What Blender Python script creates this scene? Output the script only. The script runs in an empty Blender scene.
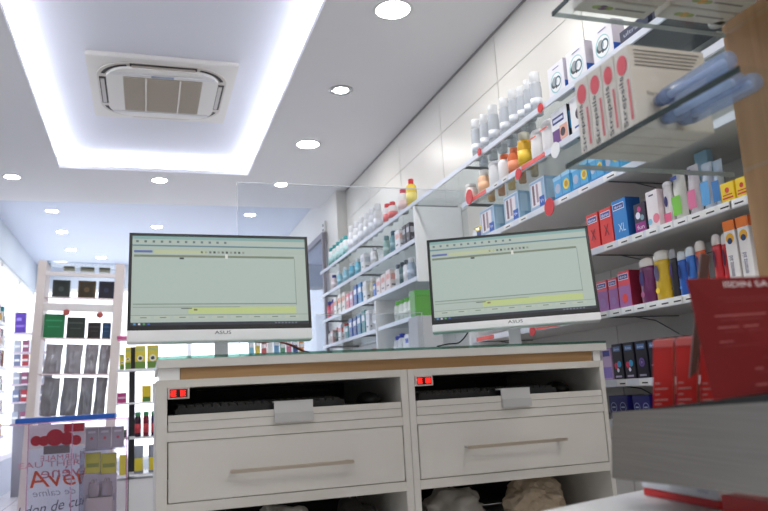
import bpy, bmesh, math, random
from mathutils import Vector, Matrix, noise
random.seed(7)
PI = math.pi
SC = bpy.context.scene
COL = SC.collection
EYE = 0.85                                   # camera height above the floor
FPX = 728.0                                  # focal length in pixels of a 768 px wide frame

# ---------------------------------------------------------------- camera
def cam_axes(p, r, y):
    fw = Vector((math.sin(y)*math.cos(p), math.cos(y)*math.cos(p), math.sin(p)))
    ri = Vector((math.cos(y), -math.sin(y), 0)); up = ri.cross(fw)
    c, s = math.cos(r), math.sin(r)
    return c*ri+s*up, -s*ri+c*up, fw
RI, UP, FW = cam_axes(math.radians(10.56), math.radians(-3.16), math.radians(18.38))
cd = bpy.data.cameras.new('camera'); cam = bpy.data.objects.new('camera', cd); COL.objects.link(cam)
cd.sensor_width = 36; cd.lens = FPX/768*36; cd.clip_start = .02; cd.clip_end = 200
mw = Matrix.Identity(4)
for i in range(3):
    mw[i][0], mw[i][1], mw[i][2] = RI[i], UP[i], -FW[i]
mw[2][3] = EYE
cam.matrix_world = mw
SC.camera = cam
cd.dof.use_dof = True; cd.dof.focus_distance = 2.25; cd.dof.aperture_fstop = 5.6

# ---------------------------------------------------------------- world, exposure
w = bpy.data.worlds.new('world'); SC.world = w; w.use_nodes = True
bg = w.node_tree.nodes['Background']; bg.inputs[0].default_value = (.93, .95, 1, 1); bg.inputs[1].default_value = 0.9
SC.view_settings.view_transform = 'Standard'; SC.view_settings.look = 'None'
SC.view_settings.exposure = 1.66; SC.view_settings.gamma = 1; SC.view_settings.use_curve_mapping = False
LAMP = 33.0      # emission of the downlight lenses
COVE = 7.0      # emission of the cove LED strips
SCREEN = 0.31    # brightness of the monitors

# ---------------------------------------------------------------- helpers
def ray(u, v): return ((u-384)/FPX)*RI + ((255.5-v)/FPX)*UP + FW
def on(u, v, ax, val):
    d = ray(u, v); o = Vector((0, 0, EYE)); t = (val-o[ax])/d[ax]; return o+d*t
def at_depth(u, v, D): return Vector((0, 0, EYE))+ray(u, v)*D
def y_on(u, x, z):
    """y of the point (x, y, z) seen in column u"""
    a = (u-384)/FPX; n = RI-a*FW            # n . p = 0
    return -(n.x*x+n.z*(z-EYE))/n.y
def lin(c):
    c = c/255; return c/12.92 if c <= .04045 else ((c+.055)/1.055)**2.4
MATS = {}
def mat(rgb, rough=.5, metal=0, emit=0, spec=.5, var=0, trans=0, coat=0):
    key = (tuple(rgb), rough, metal, emit, spec, var, trans, coat)
    if key in MATS: return MATS[key]
    m = bpy.data.materials.new('m'); m.use_nodes = True; MATS[key] = m
    nt = m.node_tree; b = nt.nodes['Principled BSDF']
    c = (lin(rgb[0]), lin(rgb[1]), lin(rgb[2]), 1)
    b.inputs['Base Color'].default_value = c; b.inputs['Roughness'].default_value = rough
    b.inputs['Metallic'].default_value = metal; b.inputs['Specular IOR Level'].default_value = spec
    if coat: b.inputs['Coat Weight'].default_value = coat
    if emit:
        b.inputs['Emission Color'].default_value = c; b.inputs['Emission Strength'].default_value = emit
    if var:
        tc = nt.nodes.new('ShaderNodeTexCoord'); n = nt.nodes.new('ShaderNodeTexNoise'); n.inputs['Scale'].default_value = 14
        mx = nt.nodes.new('ShaderNodeMixRGB'); mx.inputs[1].default_value = c
        mx.inputs[2].default_value = (c[0]*(1-var), c[1]*(1-var), c[2]*(1-var), 1)
        nt.links.new(tc.outputs['Object'], n.inputs['Vector']); nt.links.new(n.outputs['Fac'], mx.inputs[0]); nt.links.new(mx.outputs[0], b.inputs['Base Color'])
    if trans:
        out = nt.nodes['Material Output']; t = nt.nodes.new('ShaderNodeBsdfTransparent'); mix = nt.nodes.new('ShaderNodeMixShader')
        t.inputs[0].default_value = (1-(1-c[0])*.5, 1-(1-c[1])*.5, 1-(1-c[2])*.5, 1)
        mix.inputs[0].default_value = trans
        nt.links.new(b.outputs[0], mix.inputs[1]); nt.links.new(t.outputs[0], mix.inputs[2]); nt.links.new(mix.outputs[0], out.inputs[0])
    return m
def glass(tint=(225, 240, 238), refl=.10):
    key = ('glass', tint, refl)
    if key in MATS: return MATS[key]
    m = bpy.data.materials.new('glass'); m.use_nodes = True; MATS[key] = m
    nt = m.node_tree; nt.nodes.remove(nt.nodes['Principled BSDF']); out = nt.nodes['Material Output']
    t = nt.nodes.new('ShaderNodeBsdfTransparent'); t.inputs[0].default_value = (lin(tint[0]), lin(tint[1]), lin(tint[2]), 1)
    g = nt.nodes.new('ShaderNodeBsdfGlossy'); g.inputs['Roughness'].default_value = .04
    lw = nt.nodes.new('ShaderNodeLayerWeight'); lw.inputs[0].default_value = .35
    mp = nt.nodes.new('ShaderNodeMapRange'); mp.inputs[3].default_value = refl*.4; mp.inputs[4].default_value = min(1, refl*3.5)
    mix = nt.nodes.new('ShaderNodeMixShader')
    nt.links.new(lw.outputs['Fresnel'], mp.inputs[0]); nt.links.new(mp.outputs[0], mix.inputs[0])
    nt.links.new(t.outputs[0], mix.inputs[1]); nt.links.new(g.outputs[0], mix.inputs[2]); nt.links.new(mix.outputs[0], out.inputs[0])
    return m
def wood(rgb=(176, 138, 92), dark=(140, 102, 62), axis='Z', sc=1.0):
    key = ('wood', rgb, dark, axis, sc)
    if key in MATS: return MATS[key]
    m = bpy.data.materials.new('wood'); m.use_nodes = True; MATS[key] = m
    nt = m.node_tree; b = nt.nodes['Principled BSDF']; b.inputs['Roughness'].default_value = .55
    tc = nt.nodes.new('ShaderNodeTexCoord'); mp = nt.nodes.new('ShaderNodeMapping')
    s = [28*sc, 28*sc, 28*sc]; s['XYZ'.index(axis)] = 1.6*sc
    mp.inputs['Scale'].default_value = s
    n = nt.nodes.new('ShaderNodeTexNoise'); n.inputs['Scale'].default_value = 1; n.inputs['Detail'].default_value = 6; n.inputs['Distortion'].default_value = .6
    cr = nt.nodes.new('ShaderNodeValToRGB'); cr.color_ramp.elements[0].position = .35; cr.color_ramp.elements[1].position = .65
    cr.color_ramp.elements[0].color = (lin(dark[0]), lin(dark[1]), lin(dark[2]), 1)
    cr.color_ramp.elements[1].color = (lin(rgb[0]), lin(rgb[1]), lin(rgb[2]), 1)
    nt.links.new(tc.outputs['Object'], mp.inputs[0]); nt.links.new(mp.outputs[0], n.inputs['Vector'])
    nt.links.new(n.outputs['Fac'], cr.inputs[0]); nt.links.new(cr.outputs[0], b.inputs['Base Color'])
    return m
def brushed():
    m = mat((150, 143, 134), .38, .85, 0, .5, 0, 0, 0)
    if m.get('done'): return m
    m['done'] = 1
    nt = m.node_tree; b = nt.nodes['Principled BSDF']
    tc = nt.nodes.new('ShaderNodeTexCoord'); mp = nt.nodes.new('ShaderNodeMapping'); mp.inputs['Scale'].default_value = (5, 5, 420)
    n = nt.nodes.new('ShaderNodeTexNoise'); n.inputs['Scale'].default_value = 1
    r = nt.nodes.new('ShaderNodeMapRange'); r.inputs[3].default_value = .3; r.inputs[4].default_value = .52
    nt.links.new(tc.outputs['Object'], mp.inputs[0]); nt.links.new(mp.outputs[0], n.inputs['Vector']); nt.links.new(n.outputs['Fac'], r.inputs[0]); nt.links.new(r.outputs[0], b.inputs['Roughness'])
    r2 = nt.nodes.new('ShaderNodeValToRGB'); r2.color_ramp.elements[0].position = .35; r2.color_ramp.elements[1].position = .65; r2.color_ramp.elements[0].color = (.27, .25, .23, 1); r2.color_ramp.elements[1].color = (.33, .305, .28, 1)
    nt.links.new(n.outputs['Fac'], r2.inputs[0]); nt.links.new(r2.outputs[0], b.inputs['Base Color'])
    return m

FONT = {}
def text_mesh(s):
    if s in FONT: return FONT[s]
    c = bpy.data.curves.new('t', 'FONT'); c.body = s; c.align_x = 'CENTER'; c.align_y = 'CENTER'; c.resolution_u = 3
    o = bpy.data.objects.new('t', c); COL.objects.link(o)
    dg = bpy.context.evaluated_depsgraph_get()
    me = bpy.data.meshes.new_from_object(o.evaluated_get(dg))
    vs = [v.co.copy() for v in me.vertices]; fs = [tuple(p.vertices) for p in me.polygons]
    bpy.data.objects.remove(o); bpy.data.curves.remove(c); bpy.data.meshes.remove(me)
    xs = [v.x for v in vs] or [0, 1]; ys = [v.y for v in vs] or [0, 1]
    FONT[s] = (vs, fs, (min(xs), max(xs), min(ys), max(ys)))
    return FONT[s]

def lcd(rgb):
    key = ('lcd', rgb)
    if key not in MATS:
        m = bpy.data.materials.new('lcd'); m.use_nodes = True; b = m.node_tree.nodes['Principled BSDF']; MATS[key] = m
        b.inputs['Base Color'].default_value = (.02, .02, .02, 1); b.inputs['Roughness'].default_value = .45
        b.inputs['Emission Color'].default_value = (lin(rgb[0]), lin(rgb[1]), lin(rgb[2]), 1); b.inputs['Emission Strength'].default_value = SCREEN
    return MATS[key]
def translucent(rgb, f=.6):
    key = ('tl', rgb, f)
    if key not in MATS:
        m = bpy.data.materials.new('translucent'); m.use_nodes = True; MATS[key] = m; nt = m.node_tree; b = nt.nodes['Principled BSDF']
        c = (lin(rgb[0]), lin(rgb[1]), lin(rgb[2]), 1); b.inputs['Base Color'].default_value = c
        t = nt.nodes.new('ShaderNodeBsdfTranslucent'); t.inputs[0].default_value = c; mix = nt.nodes.new('ShaderNodeMixShader'); mix.inputs[0].default_value = f
        nt.links.new(b.outputs[0], mix.inputs[1]); nt.links.new(t.outputs[0], mix.inputs[2]); nt.links.new(mix.outputs[0], nt.nodes['Material Output'].inputs[0])
    return MATS[key]
class MB:
    """collects geometry of one mesh"""
    def __init__(s): s.v = []; s.f = []; s.m = []; s.sm = []; s.mats = []
    def mi(s, m):
        if m not in s.mats: s.mats.append(m)
        return s.mats.index(m)
    def add(s, vs, fs, m, smooth=False, M=None):
        k = len(s.v); i = s.mi(m)
        s.v += [tuple(M@Vector(v)) if M else tuple(v) for v in vs]
        for f in fs: s.f.append(tuple(k+a for a in f)); s.m.append(i); s.sm.append(smooth)
        return s
    def box(s, x0, x1, y0, y1, z0, z1, m, bev=0, M=None):
        bm = bmesh.new(); bmesh.ops.create_cube(bm, size=1)
        for v in bm.verts:
            v.co = ((x0+x1)/2+v.co.x*(x1-x0), (y0+y1)/2+v.co.y*(y1-y0), (z0+z1)/2+v.co.z*(z1-z0))
        if bev:
            bmesh.ops.bevel(bm, geom=bm.edges[:], offset=bev, segments=2, affect='EDGES', clamp_overlap=True)
        bm.verts.index_update()
        s.add([v.co.copy() for v in bm.verts], [[v.index for v in f.verts] for f in bm.faces], m, False, M)
        bm.free(); return s
    def lathe(s, prof, m, c=(0, 0, 0), seg=20, sx=1, sy=1, M=None, cap=True):
        vs = []; fs = []; n = len(prof)
        for i in range(seg):
            a = 2*PI*i/seg
            for r, z in prof: vs.append((c[0]+r*math.cos(a)*sx, c[1]+r*math.sin(a)*sy, c[2]+z))
        for i in range(seg):
            j = (i+1) % seg
            for k in range(n-1): fs.append((i*n+k, j*n+k, j*n+k+1, i*n+k+1))
        if cap:
            if prof[0][0] > 1e-5: fs.append(tuple(i*n for i in range(seg))[::-1])
            if prof[-1][0] > 1e-5: fs.append(tuple(i*n+n-1 for i in range(seg)))
        return s.add(vs, fs, m, True, M)
    def prism(s, poly, z0, z1, m, M=None, smooth=False):
        n = len(poly); vs = [(x, y, z0) for x, y in poly]+[(x, y, z1) for x, y in poly]
        fs = [tuple(range(n))[::-1], tuple(range(n, 2*n))]+[(i, (i+1) % n, n+(i+1) % n, n+i) for i in range(n)]
        return s.add(vs, fs, m, smooth, M)
    def tube(s, pts, r, m, seg=8, M=None):
        pts = [Vector(p) for p in pts]; vs = []; fs = []; n = len(pts)
        for i, p in enumerate(pts):
            t = (pts[min(i+1, n-1)]-pts[max(i-1, 0)]).normalized()
            a = t.cross(Vector((0, 0, 1)) if abs(t.z) < .9 else Vector((1, 0, 0))).normalized(); b = t.cross(a)
            rr = r[i] if isinstance(r, (list, tuple)) else r
            for k in range(seg):
                an = 2*PI*k/seg; vs.append(p+a*math.cos(an)*rr+b*math.sin(an)*rr)
        for i in range(n-1):
            for k in range(seg): fs.append((i*seg+k, i*seg+(k+1) % seg, (i+1)*seg+(k+1) % seg, (i+1)*seg+k))
        fs.append(tuple(range(seg))[::-1]); fs.append(tuple(range((n-1)*seg, n*seg)))
        return s.add(vs, fs, m, True, M)
    # decals on the -Y face at depth y (facing -Y)
    def rect(s, x0, x1, z0, z1, y, m, M=None): return s.add([(x0, y, z0), (x1, y, z0), (x1, y, z1), (x0, y, z1)], [(0, 1, 2, 3)], m, False, M)
    def disc(s, x, z, r, y, m, rz=None, M=None, seg=20):
        rz = rz or r
        return s.add([(x+r*math.cos(2*PI*i/seg), y, z+rz*math.sin(2*PI*i/seg)) for i in range(seg)], [tuple(range(seg))], m, False, M)
    def ring(s, x, z, r, r2, y, m, M=None, seg=24, a0=0, a1=2*PI):
        vs = []; fs = []
        for i in range(seg+1):
            a = a0+(a1-a0)*i/seg; vs += [(x+r*math.cos(a), y, z+r*math.sin(a)), (x+r2*math.cos(a), y, z+r2*math.sin(a))]
        for i in range(seg): fs.append((2*i, 2*i+1, 2*i+3, 2*i+2))
        return s.add(vs, fs, m, False, M)
    def text(s, t, x, z, w, h, y, m, mirror=False, rot=0, M=None, shear=0):
        vs, fs, (a, b, c, d) = text_mesh(t)
        kx = w/max(b-a, 1e-4); kz = h/max(d-c, 1e-4); out = []; cr, sr = math.cos(rot), math.sin(rot)
        for v in vs:
            px = (v.x-(a+b)/2)*kx; pz = (v.y-(c+d)/2)*kz; px += shear*pz
            if mirror: px = -px
            out.append((x+px*cr-pz*sr, y, z+px*sr+pz*cr))
        return s.add(out, fs, m, False, M)
    def mesh(s, name):
        me = bpy.data.meshes.new(name); me.from_pydata(s.v, [], s.f)
        for m in s.mats: me.materials.append(m)
        for p, i, sm in zip(me.polygons, s.m, s.sm): p.material_index = i; p.use_smooth = sm
        me.update(); return me
    def build(s, name, parent=None):
        o = bpy.data.objects.new(name, s.mesh(name)); COL.objects.link(o)
        if parent: o.parent = parent
        return o

def tag(o, label=None, cat=None, group=None, kind=None):
    if label: o['label'] = label
    if cat: o['category'] = cat
    if group: o['group'] = group
    if kind: o['kind'] = kind
    return o
def empty(name, loc, rz=0, label=None, cat=None, group=None):
    o = bpy.data.objects.new(name, None); COL.objects.link(o); o.location = loc; o.rotation_euler = (0, 0, rz); o.empty_display_size = .05
    return tag(o, label, cat, group)
def struct(name, mb): return tag(mb.build(name), kind='structure')
def put(proto, loc, rz, label, group=None, rx=0, ry=0, scale=None):
    """proto = (name, category, [(part name, mesh, label or None), ...])"""
    name, cat, parts = proto
    if len(parts) == 1:
        o = bpy.data.objects.new(name, parts[0][1]); COL.objects.link(o)
    else:
        o = bpy.data.objects.new(name, None); COL.objects.link(o); o.empty_display_size = .03
        for pn, me, lb in parts:
            c = bpy.data.objects.new(pn, me); COL.objects.link(c); c.parent = o
            if lb: c['label'] = lb
    o.location = loc; o.rotation_euler = (rx, ry, rz)
    if scale: o.scale = scale
    return tag(o, label, cat, group)

WHITE = mat((235, 235, 234), .5); CHROME = mat((200, 200, 205), .15, 1); BLACK = mat((14, 14, 15), .5)
RED = mat((214, 40, 46), .45); DK = mat((50, 48, 52), .5); PAPER = mat((240, 240, 240), .7)

# ================================================================ ROOM
XR, XL = 1.755, -1.42
ZC = EYE+1.85; ZC2 = EYE+1.95; YS = 6.975; YF = 10.7; YB = -1.6; YRE = 6.3; XR2 = 1.66
def panel_wall():
    m = bpy.data.materials.new('wall_panels'); m.use_nodes = True; nt = m.node_tree; b = nt.nodes['Principled BSDF']
    b.inputs['Roughness'].default_value = .35
    c1 = (lin(222), lin(219), lin(214), 1)
    b.inputs['Base Color'].default_value = c1
    return m
WALLM = panel_wall()
CEILM = mat((234, 233, 236), .8); COVEM = mat((226, 227, 235), .8)
fl = bpy.data.materials.new('floor_tiles'); fl.use_nodes = True; nt = fl.node_tree; b = nt.nodes['Principled BSDF']; b.inputs['Roughness'].default_value = .25
tc = nt.nodes.new('ShaderNodeTexCoord'); bk = nt.nodes.new('ShaderNodeTexBrick'); bk.offset = 0
bk.inputs['Color1'].default_value = (.80, .78, .76, 1); bk.inputs['Color2'].default_value = (.68, .67, .66, 1); bk.inputs['Mortar'].default_value = (.3, .3, .3, 1)
bk.inputs['Scale'].default_value = 1; bk.inputs['Mortar Size'].default_value = .004; bk.inputs['Brick Width'].default_value = .6; bk.inputs['Row Height'].default_value = .6
nt.links.new(tc.outputs['Object'], bk.inputs['Vector']); nt.links.new(bk.outputs[0], b.inputs['Base Color'])
struct('floor', MB().box(XL-.1, XR+.1, YB-.1, YF+.1, -.08, 0, fl))
# right wall: white panels with fine dark joints (real recessed gaps)
mb = MB(); ys = [YB, -.72, .08, .87, 1.66, 2.44, 3.225, 4.012, 4.80, 5.58, YRE]
zs = [0, EYE-.3, EYE+.42, EYE+1.16, EYE+1.50, ZC]
zs = [0, .62, 1.24, 1.86, 2.42, ZC]
JZ = []
mb.box(XR+.006, XR+.1, YB, YRE, 0, ZC, mat((70, 66, 64), .8))
for i in range(len(ys)-1):
    for j in range(len(zs)-1):
        mb.box(XR, XR+.008, ys[i]+.003, ys[i+1]-.003, zs[j]+.0018, zs[j+1]-.0018, WALLM)
struct('wall_right', mb)
struct('wall_right', MB().box(XR2, XR+.1, YRE, YRE+.03, 0, ZC, WALLM).box(XR2, XR2+.1, YRE+.03, YF, 0, ZC2+.1, WALLM))
# left wall with a long window under a grey bulkhead at its far end
LWM = mat((198, 206, 216), .8)
struct('wall_left', MB().box(XL-.1, XL, YB, 7.2, 0, ZC2+.1, LWM).box(XL-.1, XL, 7.2, YF, EYE+1.56, ZC2+.1, LWM).box(XL-.1, XL, 7.2, YF, 0, .35, LWM))
mb = MB()
for y in (7.2, 8.35, 9.5, YF-.05): mb.box(XL-.07, XL-.02, y, y+.05, .35, EYE+1.56, WHITE)
mb.box(XL-.07, XL-.02, 7.2, YF, EYE+1.51, EYE+1.56, WHITE).box(XL-.07, XL-.02, 7.2, YF, .35, .40, WHITE)
w1 = struct('window_1', mb)
MB().box(XL-.05, XL-.044, 7.25, YF-.05, .40, EYE+1.51, glass((250, 252, 255), .05)).build('pane', w1)
# far wall: full glazing to the street under a low header
struct('wall_back', MB().box(XL-.1, XR2+.1, YF, YF+.1, EYE+1.62, ZC2+.1, LWM).box(XL-.1, XR2+.1, YF, YF+.1, 0, .12, LWM))
mb = MB()
for x in (XL, -.45, .55, XR2-.06): mb.box(x, x+.06, YF+.02, YF+.08, .12, EYE+1.62, WHITE)
mb.box(XL, XR2, YF+.02, YF+.08, EYE+1.57, EYE+1.62, WHITE).box(XL, XR2, YF+.02, YF+.08, .12, .17, WHITE)
w2 = struct('window_2', mb)
MB().box(XL+.06, XR2-.06, YF+.045, YF+.051, .17, EYE+1.57, glass((250, 252, 255), .05)).build('pane', w2)
struct('wall_front', MB().box(XL-.1, XR+.1, YB-.1, YB, 0, ZC+.1, mat((215, 215, 215), .8)))
# ceiling with the coffer
CX0, CX1, CY0, CY1 = -.65, .808, .9, 5.945; LED = .13; ZT = EYE+1.97
mb = MB()
mb.box(XL-.1, CX0, YB, YS, ZC, ZC+.03, CEILM).box(CX1, XR+.1, YB, YS, ZC, ZC+.03, CEILM)
mb.box(CX0, CX1, YB, CY0, ZC, ZC+.03, CEILM).box(CX0, CX1, CY1, YS, ZC, ZC+.03, CEILM)
struct('ceiling', mb)
mb = MB(); a = LED
mb.box(CX0-a, CX1+a, CY0-a, CY1+a, ZT, ZT+.03, COVEM)
mb.box(CX0-a-.02, CX0-a, CY0-a, CY1+a, ZC+.03, ZT+.03, COVEM).box(CX1+a, CX1+a+.02, CY0-a, CY1+a, ZC+.03, ZT+.03, COVEM)
mb.box(CX0-a, CX1+a, CY0-a-.02, CY0-a, ZC+.03, ZT+.03, COVEM).box(CX0-a, CX1+a, CY1+a, CY1+a+.02, ZC+.03, ZT+.03, COVEM)
struct('ceiling', mb)
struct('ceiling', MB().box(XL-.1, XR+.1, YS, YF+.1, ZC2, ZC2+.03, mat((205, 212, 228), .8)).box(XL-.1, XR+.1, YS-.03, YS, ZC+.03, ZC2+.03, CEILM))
struct('trim_1', MB().box(XR-.006, XR, YB, YRE, ZC-.012, ZC, mat((150, 146, 146), .7)))
ST = mat((240, 244, 255), .5, 0, COVE)
t = empty('cove_light', (0, 0, ZC+.03), 0, 'hidden white light strip glowing around the inner edge of the ceiling recess', 'ceiling light')
for (x0, x1, y0, y1) in ((CX0-.07, CX0-.045, CY0, CY1), (CX1+.045, CX1+.07, CY0, CY1), (CX0, CX1, CY1+.045, CY1+.07), (CX0, CX1, CY0-.07, CY0-.045)):
    MB().box(x0, x1, y0, y1, .001, .012, ST).build('light_strip', t)

# downlights
ROWN = ['first', 'second', 'third', 'fourth', 'fifth', 'sixth', 'seventh', 'eighth', 'ninth', 'tenth', 'eleventh', 'twelfth', 'thirteenth', 'fourteenth']
def downlight(r, z):
    key = ('dl', r)
    if key not in FONT:
        L = mat((255, 252, 246), .5, 0, LAMP)
        FONT[key] = ('recessed_downlight', 'ceiling light', [
            ('trim_ring', MB().lathe([(r, -.001), (r+.014, -.004), (r+.018, 0), (r+.018, .002), (r, .002), (r, -.001)], mat((225, 225, 226), .3), cap=False, seg=32).mesh('trim_ring'), None),
            ('lens', MB().lathe([(0, -.0005), (r, -.0005)], L, cap=False, seg=32).mesh('lens'), None)])
    return FONT[key]
def spot(r):
    L = mat((255, 252, 246), .5, 0, LAMP)
    return ('recessed_spotlight', 'ceiling light', [
        ('trim_ring', MB().lathe([(r*.8, -.002), (r*.86, -.005), (r*1.25, -.006), (r*1.38, -.003), (r*1.38, .001), (r*.8, .001), (r*.8, -.002)], mat((190, 190, 192), .25, .6), cap=False, seg=32).mesh('trim_ring'), None),
        ('lens', MB().lathe([(0, -.003), (r*.8, -.003)], L, cap=False, seg=32).mesh('lens'), None),
        ('lamp_clip', MB().tube([(-r*.9, -.01, -.007), (-r*1.15, 0, -.008), (-r*.9, .01, -.007)], .002, CHROME).mesh('lamp_clip'), None)])
rows = [(1.152, 3.115, .083, 'largest downlight at the top, nearest to the camera'), (1.147, 5.112, .08, 'big downlight between the spotlight and the row end, right side'),
        (1.129, 6.179, .052, 'small downlight near the ceiling step, right of the recess'), (-1.03, 6.238, .055, 'small downlight left of the recess, before the ceiling step'),
        (.1, 6.189, .058, 'small downlight just below the middle of the recess edge')]
for x, y, r, l in rows: put(downlight(r, 0), (x, y, ZC), 0, l, 'round ceiling downlights')
put(spot(.055), (1.141, 4.099, ZC), 0, 'small recessed spotlight with a grey ring and wire clip', 'round ceiling downlights')
for x, y, l in ((-.902, 7.717, 'upper left round downlight of the far bluish ceiling'), (-.904, 8.666, 'second round downlight of the far left row'), (-.901, 9.684, 'third round downlight of the far left row'),
                (-.573, 10.2, 'farthest round downlight just above the lit display tower'), (.109, 8.342, 'downlight above the top left corner of left monitor'), (1.06, 7.698, 'round downlight seen through the clear screen beyond the step')):
    put(downlight(.055, 0), (x, y, ZC2), 0, l, 'round ceiling downlights')
HL = ['right row downlight just above the top frame edge, over the counter', 'right row downlight over the foreground glass shelves', 'right row downlight straight above the camera side', 'left row downlight level with the air conditioner', 'left row downlight level with the counter front', 'left row downlight beside the camera', 'downlight over the customer side behind the camera, middle', 'rearmost downlight of the right row']
for x, y in ((1.15, 2.08), (1.15, 1.05), (1.15, 0), (-1.03, 4.1), (-1.03, 2.0), (-1.03, 0), (.1, -.3), (1.15, -1.0)):
    put(downlight(.083, 0), (x, y, ZC), 0, HL.pop(0), 'round ceiling downlights')

# ceiling cassette air conditioner
def cassette():
    X0, X1, Y0, Y1 = -.336, .517, 4.09, 5.03; cx, cy = (X0+X1)/2, (Y0+Y1)/2; W, D = X1-X0, Y1-Y0
    t = empty('air_conditioner', (cx, cy, ZT), 0, 'white ceiling cassette air conditioner with beige intake grille', 'air conditioner')
    pw = mat((226, 222, 216), .45); dk = mat((45, 38, 36), .6); gr = mat((178, 166, 152), .7)
    def rr(w, d, r, n=8):
        p = []
        for (sx, sy, a0) in ((1, 1, 0), (-1, 1, 90), (-1, -1, 180), (1, -1, 270)):
            for i in range(n+1):
                a = math.radians(a0+90*i/n); p.append((sx*(w/2-r)+r*math.cos(a), sy*(d/2-r)+r*math.sin(a)))
        return p
    m = MB().box(-W/2, W/2, -D/2, D/2, -.028, 0, pw, .004); m.build('frame', t)
    MB().prism(rr(W-.10, D-.11, .2), -.034, -.026, mat((205, 198, 190), .5)).build('outer_ring', t)
    MB().prism(rr(W-.20, D-.19, .16), -.05, -.03, pw).build('face_panel', t)
    # air outlets (dark slots with a vane)
    for (x0, x1, y0, y1, nm) in ((-.19, .19, -D/2+.06, -D/2+.102, 'a'), (-.19, .19, D/2-.102, D/2-.06, 'b'), (-W/2+.06, -W/2+.1, -.2, .2, 'c'), (W/2-.1, W/2-.06, -.2, .2, 'd')):
        s = MB().box(x0, x1, y0, y1, -.0365, -.032, dk).build('air_outlet', t)
        if x1-x0 > y1-y0: MB().box(x0+.01, x1-.01, y0+.018, y1-.002, -.042, -.037, mat((190, 178, 168), .5)).build('vane', s)
        else: MB().box(x0+.006, x1-.012, y0+.02, y1-.02, -.042, -.037, mat((196, 190, 186), .5)).build('vane', s)
    # corner slots
    for (sx, sy, a0) in ((1, 1, 0), (-1, 1, 90), (-1, -1, 180), (1, -1, 270)):
        ccx, ccy = sx*(W/2-.055-.2), sy*(D/2-.06-.2); vs = []; fs = []; n = 10
        for i in range(n+1):
            a = math.radians(a0+12+66*i/n)
            for r in (.165, .187): vs.append((ccx+r*math.cos(a), ccy+r*math.sin(a), -.0355))
        for i in range(n): fs.append((2*i, 2*i+2, 2*i+3, 2*i+1))
        MB().add(vs, fs, dk).build('corner_slot', t)
    g = MB()
    gw, gd = .46, .52
    g.box(-gw/2, gw/2, -gd/2, gd/2, -.053, -.048, gr)
    for i in range(26):
        y = -gd/2+gd*(i+.5)/26; g.box(-gw/2, gw/2, y-.003, y+.003, -.0555, -.052, mat((198, 187, 173), .7))
    for x in (-.1, .1): g.box(x-.004, x+.004, -gd/2, gd/2, -.058, -.052, pw)
    g.build('intake_grille', t)
    for y in (-gd/2-.055, gd/2+.02): MB().box(-.30, .30, y, y+.035, -.053, -.0495, mat((214, 212, 212), .4)).build('seam_strip', t)
    MB().box(-.07, .06, -gd/2-.04, -gd/2-.015, -.0545, -.0495, mat((110, 120, 150), .4)).build('badge', t)
cassette()

# ================================================================ SHELVES ON THE RIGHT WALL
XF = 1.462
GLS = glass((243, 247, 248), .06); RAIL = mat((222, 226, 236), .3); OPQ = mat((214, 211, 209), .35)
def shelf(name, y0, y1, zb, label, kind='glass', tags=(), discs=(), strips=(), brk=None, ovals=()):
    """zb = bottom of the front rail above eye height; products stand at zb+.024"""
    z = EYE+zb
    t = empty(name, (XF, y0, z), 0, label, 'shelf', 'wall shelves on the right')
    L = y1-y0
    if kind == 'glass': MB().box(.004, XR-XF-.004, 0, L, .014, .0235, GLS).build('glass_board', t)
    else:
        g = MB().box(.004, XR-XF-.002, 0, L, .004, .0235, OPQ)
        g.build('board', t)
    MB().box(-.004, .004, 0, L, 0, .024, RAIL, .001).build('price_rail', t)
    for (u, wd) in tags:
        y = y_on(u, XF, z)-y0
        if 0 < y-wd and y < L: MB().box(-.0055, -.0042, y-wd, y, .002, .022, PAPER).box(-.0058, -.0055, y-wd*.85, y-wd*.3, .008, .012, DK).build('price_tag', t)
    for (u, v, r), TM in [(q, RED) for q in discs]+[(q, PAPER) for q in ovals]:
        p = on(u, v, 0, XF-.012)
        MB().add([(-.012+.0*i, p.y-y0+r*math.cos(i*PI/12), p.z-z+r*math.sin(i*PI/12)) for i in range(24)]+[(-.0095, p.y-y0+r*math.cos(i*PI/12), p.z-z+r*math.sin(i*PI/12)) for i in range(24)],
                 [tuple(range(24)), tuple(range(24, 48))[::-1]]+[(i, (i+1) % 24, 24+(i+1) % 24, 24+i) for i in range(24)], TM).box(-.0105, -.004, p.y-y0-.006, p.y-y0+.006, .0, .02, RAIL).build('red_round_tag' if TM == RED else 'white_round_tag', t)
    for (u0, u1) in strips:
        ya, yb = y_on(u0, XF, z)-y0, y_on(u1, XF, z)-y0
        MB().box(-.0065, -.0042, yb, ya, .003, .021, mat((232, 92, 80), .4)).build('red_strip', t)
    for y in (brk if brk is not None else []):
        MB().box(.0, XR-XF-.002, y-y0-.002, y-y0+.002, .0, .014, mat((120, 122, 126), .35, .5)).tube([(XR-XF-.01, y-y0, -.06), (XR-XF-.1, y-y0, -.012), (.1, y-y0, .004)], .002, mat((110, 112, 116), .3, .8)).build('bracket', t)
    return t
NB0, NB1 = .62, 3.14       # near bay
FB0, FB1 = 3.82, 6.2       # far bay
Y = lambda u, z: y_on(u, XF, EYE+z)
shelf('wall_shelf', NB0, FB1, 1.04, 'long glass shelf, highest on the right wall, holding clear bottles', 'glass', discs=((540, 108, .019), (479, 152, .018)), brk=(1.2, 2.0, 3.1, 3.84, 5.0))
shelf('wall_shelf', NB0, NB1, .853, 'second glass shelf on the right, with orange and yellow bottles', 'glass', tags=[(u, .05) for u in (494, 503)], discs=((518, 174, .024), (469, 197, .036)), ovals=((555, 150, .03),), strips=((523, 546), (473, 487)), brk=(1.1, 2.1, 3.1))
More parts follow.
